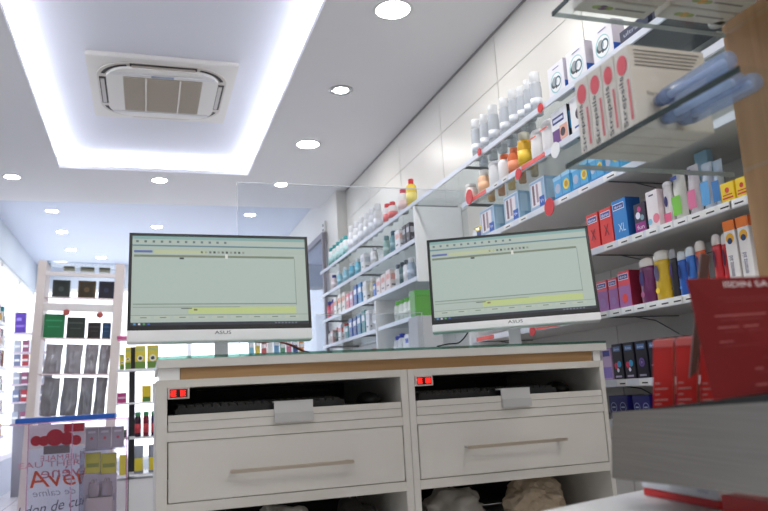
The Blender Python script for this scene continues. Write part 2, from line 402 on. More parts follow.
shelf('wall_shelf', NB0, NB1, .648, 'third shelf on the right, with blue and white cartons', 'board', tags=[(u, .07) for u in (505, 520, 560, 580, 605)], discs=((549, 207, .034),), brk=(1.1, 2.0, 3.1))
shelf('wall_shelf', NB0, NB1, .42, 'fourth shelf on the right, with red, blue and yellow packs', 'board', tags=[(u, .055) for u in range(606, 745, 14)], brk=(1.35, 2.12, 3.1))
shelf('wall_shelf', NB0, NB1, .20, 'fifth shelf on the right, with purple, yellow and blue bottles', 'board', tags=[(u, .055) for u in list(range(600, 700, 12))+[515, 560, 575]], discs=((532, 331, .021),), strips=((538, 562), (478, 495)), brk=(1.3, 2.08, 3.1))
shelf('wall_shelf', NB0, NB1, -.027, 'sixth shelf on the right, with small black cartons', 'board', tags=[(619, .05), (641, .05)], brk=(1.3, 2.2))
shelf('wall_shelf', NB0, NB1, -.155, 'lowest shelf on the right, with dark blue boxes', 'board', brk=(1.3, 2.2))
shelf('wall_shelf', FB0, FB1, .83, 'far glass shelf beside the white divider, second from the top', 'glass', brk=(3.9, 5.0, 6.1))
shelf('wall_shelf', FB0, FB1, .61, 'far shelf beside left monitor, third from the top', 'glass', brk=(5.0, 6.1))
shelf('wall_shelf', 4.66, FB1, .39, 'far lower shelf behind the left monitor, with blue cartons', 'glass', brk=(5.0, 6.1))
shelf('wall_shelf', FB0, 4.6, .395, 'short far shelf with green capped bottles', 'glass', brk=(3.9,))
shelf('wall_shelf', FB0, 4.6, .19, 'short far shelf with blue and white bottles above counter', 'glass', brk=(3.9,))
shelf('wall_shelf', 4.66, FB1, .17, 'lowest far shelf seen just above the counter', 'glass', brk=(5.0,))
def divider(y, z0, z1, label):
    tag(MB().box(XF-.004, XR-.002, y, y+.02, EYE+z0, EYE+z1, mat((252, 251, 251), .4), .001).build('shelf_divider'), label, 'shelf divider', 'white shelf dividers')
divider(3.795, .60, 1.036, 'tall white divider panel above left corner of right monitor')
divider(4.63, -.84, .60, 'narrow white divider panel standing between the two monitors')
divider(3.16, -.84, .60, 'white divider panel hidden behind the right monitor')

# ---------------- products
PC = {}
def cached(key, fn):
    if key not in PC: PC[key] = fn()
    return PC[key]
def carton(w, d, h, body, decor=(), side=None, name='carton', cat='box', bev=.0012):
    """decor: ('r',x0,x1,z0,z1,rgb) fractions of the front, ('c',x,z,r,rgb), ('o',x,z,r,r2,rgb), ('t',text,x,z,w,h,rgb[,rot]); 's'/'st' the same on the +X side"""
    def fn():
        m = MB().box(-w/2, w/2, -d/2, d/2, 0, h, mat(body, .4), bev); y = -d/2-.0006
        k = 0
        for q in decor:
            k += 1; yy = y-.0001*k
            T = None; ww = w
            o = q[0]
            if o.startswith('s'):
                T = Matrix.Translation((w/2, 0, 0))@Matrix.Rotation(PI/2, 4, 'Z'); ww = d; yy = -.0006-.0001*k; o = o[1:]
            if o == 'r': m.rect((q[1]-.5)*ww, (q[2]-.5)*ww, q[3]*h, q[4]*h, yy, mat(q[5], .4), T)
            elif o == 'c': m.disc((q[1]-.5)*ww, q[2]*h, q[3]*ww, yy, mat(q[4], .4), M=T)
            elif o == 'o': m.ring((q[1]-.5)*ww, q[2]*h, q[3]*ww, q[4]*ww, yy, mat(q[5], .4), M=T)
            elif o == 't': m.text(q[1], (q[2]-.5)*ww, q[3]*h, q[4]*ww, q[5]*h, yy, mat(q[6], .4), rot=q[7] if len(q) > 7 else 0, M=T)
        return (name, cat, [('carton', m.mesh(name), None)])
    return cached(('carton', w, d, h, body, tuple(decor), name), fn)
def bottle(r, h, body, cap, capfrac=.24, label=None, neck=.68, trans=0, sx=1, sy=1, name='bottle', capr=None, lab=(.18, .62), extra=(), shoulder=.08):
    r = min(r, .032)
    def fn():
        hb = h*(1-capfrac)
        nr = r*neck
        prof = [(r*.9, 0), (r, .004), (r, hb*(1-shoulder*2)), (r*.92, hb*(1-shoulder)), (nr*1.15, hb*.985), (nr, hb)]
        bmat = mat(body, .25, trans=trans)
        m = MB().lathe(prof, bmat, sx=sx, sy=sy)
        if label: 
            m.lathe([(r*1.004, hb*lab[0]), (r*1.012, hb*lab[0]), (r*1.012, hb*lab[1]), (r*1.004, hb*lab[1])], mat(label, .45), cap=False, sx=sx, sy=sy)
        for q in extra:
            if q[0] == 'c': m.disc(q[1]*r, q[2]*hb, q[3]*r, -r*sy*1.03, mat(q[4], .4))
            if q[0] == 'b': m.lathe([(r*1.014, hb*q[1]), (r*1.018, hb*q[1]), (r*1.018, hb*q[2]), (r*1.014, hb*q[2])], mat(q[3], .4), cap=False, sx=sx, sy=sy)
            if q[0] == 'ov': m.disc(q[1]*r, q[2]*hb, q[3]*r, -r*sy*1.03-.0008, mat(q[5], .4), rz=q[4]*hb)
        cr = (capr or .6)*r
        c = MB().lathe([(cr*.96, hb*.99), (cr, hb*.995), (cr, h*.985), (cr*.85, h), (0, h)], mat(cap, .35, trans=.35 if trans and cap[0] > 200 else 0), sx=sx if cr > r*.8 else 1, sy=sy if cr > r*.8 else 1)
        return (name, 'bottle', [('bottle_body', m.mesh('bottle_body'), None), ('cap', c.mesh('cap'), None)])
    return cached(('bottle', r, h, body, cap, capfrac, label, neck, trans, sx, sy, name, capr, lab, tuple(extra)), fn)
def squeeze_tube(w, h, body, cap, capfrac=.16, decor=(), down=True, name='tube'):
    """lozenge bottle or tube standing on its base, wide flat body, domed cap on top"""
    def fn():
        hb = h*(1-capfrac); m = MB(); prof = [(w*.44, 0), (w*.5, .005), (w*.5, hb*.6), (w*.48, hb*.88), (w*.45, hb)]
        m.lathe(prof, mat(body, .3, coat=.3), sx=1, sy=.6, seg=24)
        for q in decor:
            yy = -w*.3-.0012
            if q[0] == 'r': m.rect((q[1]-.5)*w, (q[2]-.5)*w, q[3]*hb, q[4]*hb, yy, mat(q[5], .4))
            if q[0] == 'c': m.disc((q[1]-.5)*w, q[2]*hb, q[3]*w, yy-.0002, mat(q[4], .4))
            if q[0] == 'ov': m.disc((q[1]-.5)*w, q[2]*hb, q[3]*w, yy-.0003, mat(q[5], .4), rz=q[4]*hb)
        c = MB().lathe([(w*.44, hb*.99), (w*.47, hb+.002), (w*.46, hb+(h-hb)*.5), (w*.38, hb+(h-hb)*.82), (w*.2, h-.001), (0, h)], mat(cap, .3), sx=1, sy=.62, seg=24)
        return (name, 'bottle', [('tube_body', m.mesh('tube_body'), None), ('cap', c.mesh('cap'), None)])
    return cached(('tube', w, h, body, cap, capfrac, tuple(decor), name), fn)
def pouch(w, d, h, body, decor=(), trans=.0, name='blister_pack', cat='pack', seed=0):
    def fn():
        amp = .9 if name == 'foil_bag' else .18
        m = MB(); nx, nz = (14, 22) if name == 'foil_bag' else (8, 12); rnd = random.Random(seed)
        for sgn in (-1, 1):
            vs = []; fs = []
            for j in range(nz+1):
                for i in range(nx+1):
                    fx = i/nx*2-1; fz = j/nz
                    th = d/2*(1-abs(fx)**2.5)*(1-max(0, (fz-.55)/.45)**1.6)*(1 if fz > .02 else .75)+.0008
                    th *= 1+amp*noise.noise(Vector((fx*2.2, fz*3.5, sgn+seed)))*(1 if amp < .5 else 1+.8*noise.noise(Vector((fx*5+3, fz*9, seed))))
                    vs.append((fx*w/2*(1-.05*math.sin(fz*7+seed)), sgn*th, h*fz))
            for j in range(nz):
                for i in range(nx):
                    a = j*(nx+1)+i; q = (a, a+1, a+nx+2, a+nx+1); fs.append(q if sgn < 0 else q[::-1])
            m.add(vs, fs, mat(body, .22, trans=trans, coat=.5), True)
        for q in decor:
            yy = -d/2*1.12-.001
            if q[0] == 'r': m.rect((q[1]-.5)*w, (q[2]-.5)*w, q[3]*h, q[4]*h, yy, mat(q[5], .4))
            if q[0] == 'c': m.disc((q[1]-.5)*w, q[2]*h, q[3]*w, yy-.0002, mat(q[4], .4))
            if q[0] == 't': m.text(q[1], (q[2]-.5)*w, q[3]*h, q[4]*w, q[5]*h, yy-.0004, mat(q[6], .4))
        return (name, cat, [('pack', m.mesh(name), None)])
    return cached(('pouch', w, d, h, body, tuple(decor), trans, seed, name), fn)

def face_span(u0, u1, zb, xf):
    """width and centre y of a thing whose front, at x=xf on the shelf surface, spans columns u0..u1"""
    z = EYE+zb+.024; a, b = y_on(u0, xf, z), y_on(u1, xf, z); return abs(a-b), (a+b)/2, z
def place(make, u0, u1, zb, label, group=None, depth=.05, inset=.012, dz=0, gap=.94, tall=None):
    """make(width) returns a proto; the front face stands inset behind the rail"""
    wd, y, z = face_span(u0, u1, zb, XF+inset)
    wd = round(wd*gap, 3)
    return put(make(wd), (XF+inset+depth/2, y, z+.0006+dz), -PI/2, label, group)

# --- top glass shelf, near bay: clear bottles and three meter boxes
for i, u in enumerate((478, 486.5, 495.5, 507, 516, 524.5, 531.5, 538)):
    z = EYE+1.064; xx = XF+.045
    h = (.20, .19, .20, .185, .19, .17, .175, .185)[i]
    big = i in (2, 3)
    put(bottle(.026 if big else .024, h, (214, 219, 227), (240, 242, 246), .24, None, .85, .35, capr=.86, extra=(('b', .25, .5, (222, 226, 234)),)), (xx, y_on(u, xx, z), z+.0006), -PI/2,
        'translucent white bottle, %s from the left in the clear row' % ROWN[i], 'translucent bottles on the top glass shelf')
for i in range(6):
    z = EYE+1.064; xx = XF+.12; u = 484+i*9.5
    put(bottle(.023, .19, (214, 219, 227), (240, 242, 246), .24, None, .85, .35, capr=.86, extra=(('b', .25, .5, (222, 226, 234)),)), (xx, y_on(u, xx, z), z+.0006), -PI/2,
        'translucent white bottle, %s from the left of the rear row on top shelf' % ROWN[i], 'translucent bottles on the top glass shelf')
def meter(wd):
    return carton(wd, .05, .125, (236, 234, 240), (('c', .5, .40, .36, (150, 200, 205)), ('c', .52, .40, .32, (238, 240, 242)), ('c', .36, .40, .16, (60, 66, 72)), ('c', .42, .46, .16, (150, 156, 160)), ('o', .62, .40, .13, .19, (40, 90, 110)), ('c', .5, .26, .05, (30, 30, 40)), ('r', .35, .75, .84, .87, (120, 110, 160)),
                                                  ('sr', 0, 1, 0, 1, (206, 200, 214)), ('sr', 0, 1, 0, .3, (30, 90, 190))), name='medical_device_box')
for i, (a, b_) in enumerate(((549.5, 566), (568, 588), (594, 615))):
    place(meter, a, b_, 1.04, 'white meter box with grey device picture, %s from the left' % ROWN[i], 'meter boxes on the top glass shelf', depth=.05)
for i, (a, b_) in enumerate(((620, 650), (652, 690), (692, 735))):
    place(lambda wd: carton(wd, .26, .05, (38, 44, 74), (('t', 'ultra', .4, .6, .5, .3, (190, 195, 215)), ('r', .1, .9, .1, .16, (90, 130, 200))), name='flat_carton'), a, b_, 1.04,
          'dark navy flat carton lying on the top glass shelf, %s from left' % ROWN[i], 'navy cartons on the top glass shelf', depth=.26)
# --- second shelf
S2 = .853
def S(u0, u1, mk, label, group=None, zb=S2, depth=.05, inset=.015, gap=.94): return place(mk, u0, u1, zb, label, group, depth, inset, gap=gap)
G2 = 'care products on the second shelf'
S(464, 471, lambda w_: bottle(w_/2, .09, (236, 225, 222), (225, 225, 225), .2, (240, 200, 190), capr=.8), 'small pale jar-like bottle, leftmost on the second glass shelf', G2)
S(476, 486, lambda w_: bottle(w_/2, .115, (242, 196, 160), (240, 236, 230), .25, (245, 190, 150), capr=.7), 'peach coloured bottle with white cap on second glass shelf', G2)
S(487, 496, lambda w_: squeeze_tube(w_, .12, (232, 232, 234), (225, 225, 228)), 'plain white tube between peach bottle and orange capped bottle', G2)
S(497, 506, lambda w_: bottle(w_/2, .12, (240, 238, 238), (232, 110, 60), .2, capr=.6), 'white bottle with orange flip cap on second glass shelf', G2)
S(507, 515.5, lambda w_: bottle(w_/2, .12, (236, 120, 70), (235, 130, 80), .2, (240, 150, 110), capr=.6, trans=.2), 'translucent orange bottle left of the yellow oil', G2)
S(516, 527, lambda w_: bottle(w_/2, .155, (232, 178, 40), (240, 236, 220), .22, (240, 200, 60), trans=.15, capr=.75), 'tall yellow oil bottle with clear cap', G2)
S(529, 540, lambda w_: squeeze_tube(w_, .13, (238, 234, 234), (236, 232, 232), .2, (('r', .15, .85, .86, .92, (226, 90, 60)),)), 'white rounded bottle with orange ring, nearest yellow oil', G2)
S(540, 551, lambda w_: squeeze_tube(w_, .14, (238, 234, 234), (236, 232, 232), .2, (('r', .15, .85, .86, .92, (226, 90, 60)),)), 'white rounded bottle with orange ring, next to purple carton', G2)
S(553, 570, lambda w_: carton(w_, .06, .135, (236, 236, 240), (('r', .1, .8, .62, .82, (30, 36, 110)), ('r', .15, .75, .68, .76, (210, 215, 235)), ('r', .05, .55, .05, .45, (104, 60, 130)), ('r', .5, .95, .1, .5, (226, 170, 150)), ('c', .68, .3, .15, (60, 40, 50)), ('sr', 0, 1, 0, 1, (24, 26, 44)), ('sr', .1, .4, .3, .8, (40, 150, 200)))),
  'white carton with navy band and purple patch, second shelf', G2, depth=.06)
S(572, 590, lambda w_: carton(w_, .06, .14, (238, 238, 240), (('c', .5, .5, .2, (60, 40, 60)), ('r', .2, .8, .15, .2, (60, 90, 170)))), 'white carton with a dark spot behind the red dotted boxes', G2, depth=.06)
for i, (u, c) in enumerate(((492, (240, 190, 120)), (502, (236, 150, 90)), (512, (240, 200, 90)), (523, (235, 160, 70)), (535, (240, 220, 180)))):
    xx = XF+.13; z = EYE+.877
    put(bottle(.017, .12, c, (235, 225, 215), .22, None, capr=.7, trans=.2), (xx, y_on(u, xx, z), z+.0006), -PI/2, 'pale amber bottle, %s from the left in the rear row of second shelf' % ROWN[i], G2)
# --- third shelf
S3 = .648
S(470, 481, lambda w_: pouch(w_, .03, .075, (232, 206, 60), (('c', .35, .45, .22, (235, 240, 245)), ('r', .45, .95, .1, .6, (34, 60, 120))), name='snack_pack', seed=3), 'small yellow and navy pack above left monitor edge of right monitor', zb=S3)
def bluebox(w_):
    return carton(w_, .085, .125, (205, 222, 236), (('r', .04, .96, .05, .95, (150, 178, 205)), ('r', .1, .8, .15, .88, (228, 222, 226)), ('r', .2, .34, .2, .85, (120, 92, 100)), ('r', .45, .58, .25, .85, (165, 140, 150)), ('r', .62, .95, .08, .4, (24, 84, 180)), ('t', 'V+', .78, .24, .2, .12, (240, 244, 250)),
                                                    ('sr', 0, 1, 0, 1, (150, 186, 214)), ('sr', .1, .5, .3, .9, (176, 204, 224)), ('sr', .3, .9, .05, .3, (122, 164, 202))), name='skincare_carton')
for i, (a, b_) in enumerate(((481.5, 496), (505, 520.5), (531, 547))):
    S(a, b_, bluebox, 'pale blue carton with bottle pictures, %s from the left' % ROWN[i], 'pale blue skincare cartons', zb=S3, depth=.085)
for i, (a, b_) in enumerate(((556, 573), (574, 591), (592, 606), (607, 622))):
    S(a, b_, lambda w_: carton(w_, .06, .092, (84, 172, 222), (('r', 0, .49, .8, .97, (150, 205, 236)), ('r', .53, 1, .84, 1, (150, 205, 236)), ('r', .49, .51, 0, 1, (40, 110, 170)), ('c', .26, .45, .16, (170, 184, 208)), ('c', .76, .48, .17, (238, 210, 50)), ('c', .76, .48, .1, (196, 150, 60)), ('r', .05, .95, .04, .12, (60, 130, 196))), name='wipes_pack', cat='pack', bev=.006),
      'bright blue pack with yellow circle, %s from the left' % ROWN[i], 'blue wipes packs on the third shelf', zb=S3, depth=.05, gap=.99)
# --- fourth shelf
S4 = .42
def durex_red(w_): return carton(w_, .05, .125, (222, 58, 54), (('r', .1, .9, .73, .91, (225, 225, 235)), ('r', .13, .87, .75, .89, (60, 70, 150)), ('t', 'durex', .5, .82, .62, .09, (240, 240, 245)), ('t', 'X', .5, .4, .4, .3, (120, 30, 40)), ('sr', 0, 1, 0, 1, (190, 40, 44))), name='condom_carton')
G4 = 'packs on the fourth shelf'
S(589, 601.5, durex_red, 'red carton, left one of the pair by right monitor', G4, zb=S4)
S(602, 615, durex_red, 'red carton, right one of the pair beside the blue box', G4, zb=S4)
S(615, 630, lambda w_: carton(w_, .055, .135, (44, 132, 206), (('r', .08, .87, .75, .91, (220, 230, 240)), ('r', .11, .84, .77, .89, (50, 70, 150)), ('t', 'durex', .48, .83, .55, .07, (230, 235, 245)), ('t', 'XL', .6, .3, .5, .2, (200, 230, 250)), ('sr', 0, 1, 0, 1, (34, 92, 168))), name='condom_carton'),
  'bright blue carton marked XL on the fourth shelf', G4, zb=S4, depth=.055)
S(636, 648, lambda w_: carton(w_, .05, .095, (48, 40, 62), (('c', .35, .6, .2, (220, 220, 235)), ('c', .7, .5, .16, (120, 160, 170)), ('c', .5, .8, .16, (200, 60, 130)), ('r', .05, .95, .04, .36, (150, 40, 130)), ('t', 'fun', .5, .2, .6, .14, (235, 220, 235)))), 'dark patterned carton with a magenta base', G4, zb=S4)
S(649, 661, lambda w_: carton(w_, .05, .118, (236, 228, 230), (('r', .3, .7, .86, .9, (60, 60, 90)), ('c', .75, .25, .28, (232, 130, 150)), ('c', .2, .2, .18, (130, 190, 220)), ('sr', 0, 1, 0, 1, (214, 200, 206)))), 'white carton with pink and blue swirl', G4, zb=S4)
S(661, 670, lambda w_: squeeze_tube(w_, .135, (238, 232, 234), (236, 232, 234), .12, (('ov', .5, .6, .2, .14, (50, 50, 110)), ('r', .1, .9, .05, .3, (228, 100, 140)))), 'white round-topped tube with pink base', G4, zb=S4)
S(671, 684, lambda w_: pouch(w_, .03, .15, (214, 214, 206), (('r', .1, .8, .12, .5, (122, 196, 70)), ('r', .2, .7, .82, .9, (60, 80, 160))), .1, seed=1), 'clear pouch pack with bright green block', G4, zb=S4)
S(686, 698, lambda w_: pouch(w_, .03, .15, (212, 204, 210), (('r', .15, .85, .14, .5, (214, 110, 150)), ('r', .2, .7, .82, .9, (60, 80, 160))), .1, seed=2), 'clear pouch pack with pink block', G4, zb=S4)
S(700, 711, lambda w_: pouch(w_, .03, .14, (196, 206, 220), (('r', .1, .9, .12, .6, (90, 160, 216)),), .1, seed=3), 'clear pouch pack with light blue block', G4, zb=S4)
S(711.5, 721, lambda w_: pouch(w_, .03, .135, (180, 196, 216), (('r', .1, .9, .12, .55, (54, 120, 184)),), .1, seed=4), 'clear pouch pack with darker blue block beside yellow cartons', G4, zb=S4)
for i, (a, b_) in enumerate(((722, 736), (737, 750))):
    S(a, b_, lambda w_: carton(w_, .06, .056, (240, 206, 40), (('c', .5, .62, .16, (206, 60, 40)), ('r', .1, .9, .2, .28, (200, 60, 40)), ('r', .15, .85, .36, .42, (200, 70, 40)))), ('left' if i == 0 else 'right')+' small yellow carton with red print, fourth shelf right end', G4, zb=S4, depth=.06)
S(702, 716, lambda w_: carton(w_, .02, .20, (150, 190, 215), (('r', .1, .9, .4, .5, (210, 225, 235)),)), 'tall pale blue blister card behind the blue pouches', G4, zb=S4, inset=.09, depth=.02)
# --- fifth shelf
S5 = .20
G5 = 'boxes and bottles on the fifth shelf'
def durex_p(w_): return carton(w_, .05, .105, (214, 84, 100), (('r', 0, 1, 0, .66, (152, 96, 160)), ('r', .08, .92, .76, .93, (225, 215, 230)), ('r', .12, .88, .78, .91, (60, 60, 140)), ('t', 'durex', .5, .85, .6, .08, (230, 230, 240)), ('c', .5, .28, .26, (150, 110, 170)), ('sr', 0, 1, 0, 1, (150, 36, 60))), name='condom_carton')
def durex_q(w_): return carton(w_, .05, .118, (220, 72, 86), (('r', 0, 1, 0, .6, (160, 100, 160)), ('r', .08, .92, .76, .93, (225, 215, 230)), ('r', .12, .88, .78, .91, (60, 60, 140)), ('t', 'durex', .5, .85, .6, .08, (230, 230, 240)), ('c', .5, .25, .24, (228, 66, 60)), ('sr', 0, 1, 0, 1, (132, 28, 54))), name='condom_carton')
S(598.5, 610, durex_p, 'pinkish red and purple carton nearest the right monitor', G5, zb=S5)
S(610.5, 620, durex_p, 'pinkish red and purple carton, middle one of three', G5, zb=S5)
S(620.5, 633, durex_q, 'slightly taller red purple carton with red dot', G5, zb=S5)
def lube(w_, h, body, cap, oc): return squeeze_tube(w_, h, body, cap, .2, (('ov', .4, .68, .17, .2, oc), ('c', .35, .25, .14, (min(255, body[0]+60), min(255, body[1]+50), min(255, body[2]+40)))))
for a, b_, h, c, cp, oc, l in ((638, 652.5, .145, (112, 36, 96), (226, 218, 214), (60, 40, 110), 'purple bottle with domed white cap'), (653, 667.5, .155, (208, 170, 22), (224, 220, 214), (90, 80, 120), 'mustard yellow bottle with domed white cap'),
                           (667.5, 675, .15, (34, 30, 40), (150, 150, 156), (90, 60, 130), 'slim black bottle with grey cap'), (675.5, 684, .135, (22, 86, 176), (214, 220, 226), (20, 40, 110), 'dark blue bottle with white cap'),
                           (684, 693, .142, (46, 112, 200), (214, 222, 228), (24, 50, 130), 'mid blue bottle with white cap'), (694, 704, .15, (224, 92, 40), (224, 218, 212), (60, 40, 110), 'orange bottle with white cap'),
                           (711, 720, .155, (206, 32, 44), (226, 218, 216), (90, 20, 60), 'red bottle with white cap behind the red leaflet'), (720.5, 729, .15, (196, 28, 40), (226, 218, 216), (90, 20, 60), 'second red bottle, beside the orange white cartons')):
    S(a, b_, lambda w_: lube(w_, h, c, cp, oc), l+', fifth shelf', G5, zb=S5, gap=.97)
for i, (a, b_) in enumerate(((730, 742), (743.5, 756))):
    S(a, b_, lambda w_: carton(w_, .045, .175, (236, 232, 230), (('r', 0, 1, .84, 1, (236, 122, 30)), ('c', .5, .72, .36, (240, 176, 40)), ('c', .48, .68, .22, (40, 64, 110)), ('t', 'emamiz aid', .35, .3, 1.4, .09, (90, 80, 130), PI/2), ('sr', 0, 1, .84, 1, (226, 100, 24)))),
      ('left' if i == 0 else 'right')+' tall white carton with orange top and round blue emblem', G5, zb=S5)
# --- sixth shelf and the one below
S6 = -.027
G6 = 'small cartons on the sixth shelf'
S(604.5, 613.5, lambda w_: carton(w_, .05, .105, (196, 168, 206), (('r', .1, .9, .74, .92, (60, 60, 140)), ('r', 0, 1, .05, .4, (140, 120, 200)))), 'lilac carton with a blue badge at counter edge', G6, zb=S6)
for i, (a, b_, c) in enumerate(((614.5, 625, 1), (626, 637, 1), (638, 650, 2), (651, 662, 3), (663, 674, 3), (675, 690, 3))):
    dec = [('r', .15, .85, .78, .92, (76, 110, 160)), ('t', 'durex', .5, .85, .55, .07, (200, 210, 230))]
    if c == 1: dec += [('c', .35, .38, .2, (206, 40, 80)), ('c', .65, .42, .2, (50, 150, 200)), ('c', .5, .25, .12, (220, 220, 235)), ('r', .2, .8, .05, .1, (170, 160, 190))]
    elif c == 2: dec += [('o', .5, .42, .12, .26, (96, 70, 140)), ('c', .5, .42, .08, (140, 110, 190)), ('r', .2, .8, .05, .1, (150, 150, 170))]
    else: dec += [('r', .2, .8, .3, .34, (120, 110, 140))]
    S(a, b_, lambda w_: carton(w_, .05, .115, (30, 28, 40), tuple(dec), name='condom_carton'), 'black carton, %s from the left of the sixth shelf' % ROWN[i], G6, zb=S6)
for i, (a, b_) in enumerate(((610.5, 630), (634, 653), (655, 674))):
    S(a, b_, lambda w_: carton(w_, .07, .075, (36, 36, 120), (('o', .25, .5, .14, .17, (150, 160, 220)), ('o', .75, .5, .14, .17, (150, 160, 220)), ('r', .16, .34, .48, .53, (190, 200, 235)), ('r', .66, .84, .48, .53, (190, 200, 235))), name='tissue_carton'),
      'dark blue box with two pale rings, %s from left on lowest shelf' % ROWN[i], 'dark blue boxes on the lowest shelf', zb=-.155, depth=.07)

# --- far bay
def F(zb, items, group, where):
    for i, (a, b_, mk, desc) in enumerate(items):
        place(mk, a, b_, zb, ('%s, %s' % (desc, where)), group, .05, .015, gap=.95)
GT = 'bottles on the far end of the top glass shelf'
its = []
for i in range(5): its.append((328+i*3.6, 331.4+i*3.6, lambda w_: bottle(w_/2, .16, (236, 240, 240), (40, 150, 150), .2, (190, 226, 226), extra=(('b', 0, .2, (30, 150, 146)),), capr=.8), 'white bottle with teal cap and base, %s from left' % ROWN[i]))
F(1.04, its, GT, 'far top shelf')
its = []
for i in range(6): its.append((347+i*5.2, 351.8+i*5.2, lambda w_: bottle(w_/2, .20, (236, 236, 240), (242, 242, 246), .25, (228, 230, 238), trans=.1, capr=.7), 'tall plain white bottle, %s from left' % ROWN[i]))
F(1.04, its, GT, 'far top shelf')
F(1.04, [(382.5, 387, lambda w_: bottle(w_/2, .145, (240, 232, 232), (214, 40, 50), .2, (230, 110, 110), capr=.6), 'white bottle with red cap, left one of the close pair'),
         (387.5, 392, lambda w_: bottle(w_/2, .13, (240, 232, 232), (214, 40, 50), .2, (230, 110, 110), capr=.6), 'white bottle with red cap, right one of the close pair'),
         (396.5, 404, lambda w_: bottle(w_/2, .155, (242, 236, 236), (206, 60, 80), .18, (232, 200, 200), capr=.6), 'large white bottle with dull red cap'),
         (405, 412, lambda w_: bottle(w_/2, .175, (240, 206, 70), (210, 40, 50), .2, (246, 226, 120), capr=.5), 'yellow bottle with red cap')], GT, 'far top shelf')
def mini(kind, c1, c2, h):
    if kind == 'c': return lambda w_: carton(min(w_, .085), .06, h, c1, (('r', .1, .9, .55, .8, c2), ('r', .2, .7, .2, .28, (120, 120, 130)), ('sr', .1, .9, .5, .8, c2), ('sr', .15, .7, .2, .28, (130, 130, 140))))
    if kind == 'b': return lambda w_: bottle(min(w_/2, .026), h, c1, c2, .2, None, capr=.7, extra=(('b', .3, .6, tuple(min(255, int(q*.8+50)) for q in c1)),))
    return lambda w_: carton(w_, .05, h, c1, (('r', .1, .9, .55, .8, c2), ('r', .2, .7, .2, .28, (120, 120, 130))))
def rowspec(zb, spec, group, where):
    for i, (a, b_, kind, c1, c2, h, desc) in enumerate(spec):
        place(mini(kind, c1, c2, h), a, b_, zb, '%s, %s' % (desc, where), group, .05, .015, gap=.93)
W_ = (238, 238, 240)
rowspec(.83, [(330, 334, 'b', (236, 220, 225), (40, 60, 150), .13, 'pink bottle with dark blue cap'), (335, 340, 'b', (150, 206, 226), (230, 236, 240), .13, 'leftmost pale blue bottle'), (341, 346, 'b', (150, 206, 226), (230, 236, 240), .13, 'second pale blue bottle'),
              (347, 352, 'b', (96, 176, 206), (230, 236, 240), .13, 'third pale blue bottle'), (353, 358, 'b', (110, 190, 214), (230, 236, 240), .13, 'fourth pale blue bottle'), (361, 366, 'c', W_, (200, 206, 216), .12, 'plain white carton after the blue bottles'),
              (369, 374, 'b', W_, (225, 228, 230), .13, 'small white bottle'), (381, 387, 'b', (160, 196, 190), (110, 150, 150), .15, 'grey green bottle with dark cap'), (388, 394, 'b', (110, 160, 170), (60, 110, 130), .15, 'teal bottle beside the white carton'),
              (395, 402, 'c', W_, (236, 180, 170), .12, 'white carton with pink band'), (403.5, 407, 'c', (70, 66, 72), (190, 190, 196), .12, 'dark striped carton, left'), (407.5, 411, 'c', (70, 66, 72), (190, 190, 196), .12, 'dark striped carton, right')],
        'products on the far second shelf', 'far second shelf')
rowspec(.61, [(326, 329.5, 'b', (236, 110, 130), (40, 70, 170), .15, 'pink bottle with blue cap'), (330, 333.5, 'b', (240, 170, 180), (60, 60, 160), .15, 'pale pink bottle with blue cap'), (334, 338, 'c', (240, 236, 230), (232, 140, 100), .14, 'first white carton with orange band'),
              (338.5, 342, 'c', (240, 236, 230), (232, 140, 100), .15, 'second white carton with orange band'), (342.5, 346.5, 'c', (240, 236, 230), (232, 140, 100), .15, 'third white carton with orange band'), (347, 350, 'c', (236, 140, 150), W_, .12, 'pink narrow carton'),
              (350.5, 354, 'c', (200, 150, 180), W_, .12, 'mauve narrow carton'), (354.5, 358, 'c', (36, 90, 170), W_, .15, 'deep blue carton'), (358.5, 363, 'c', (60, 140, 196), W_, .15, 'lighter blue carton'), (364, 367.5, 'c', W_, (225, 220, 210), .14, 'tall white carton'),
              (368.5, 373, 'b', (214, 206, 180), (236, 232, 226), .15, 'beige bottle'), (374, 376.5, 'c', (60, 120, 210), W_, .09, 'short blue carton'), (377, 381.5, 'c', (242, 228, 226), (236, 170, 160), .11, 'first pinkish white carton'), (382, 386.5, 'c', (242, 228, 226), (236, 170, 160), .12, 'second pinkish white carton'),
              (387, 391.5, 'c', (242, 228, 226), (236, 170, 160), .13, 'third pinkish white carton'), (394.5, 398, 'b', W_, (90, 100, 110), .14, 'white bottle with grey cap'), (398.5, 402, 'b', (90, 120, 124), (60, 70, 80), .14, 'dark grey green bottle'), (402.5, 406, 'b', W_, (70, 80, 90), .14, 'white bottle with dark cap'),
              (406.5, 410.5, 'b', (180, 196, 214), W_, .14, 'pale blue grey bottle at the shelf end')], 'products on the far third shelf', 'far third shelf')
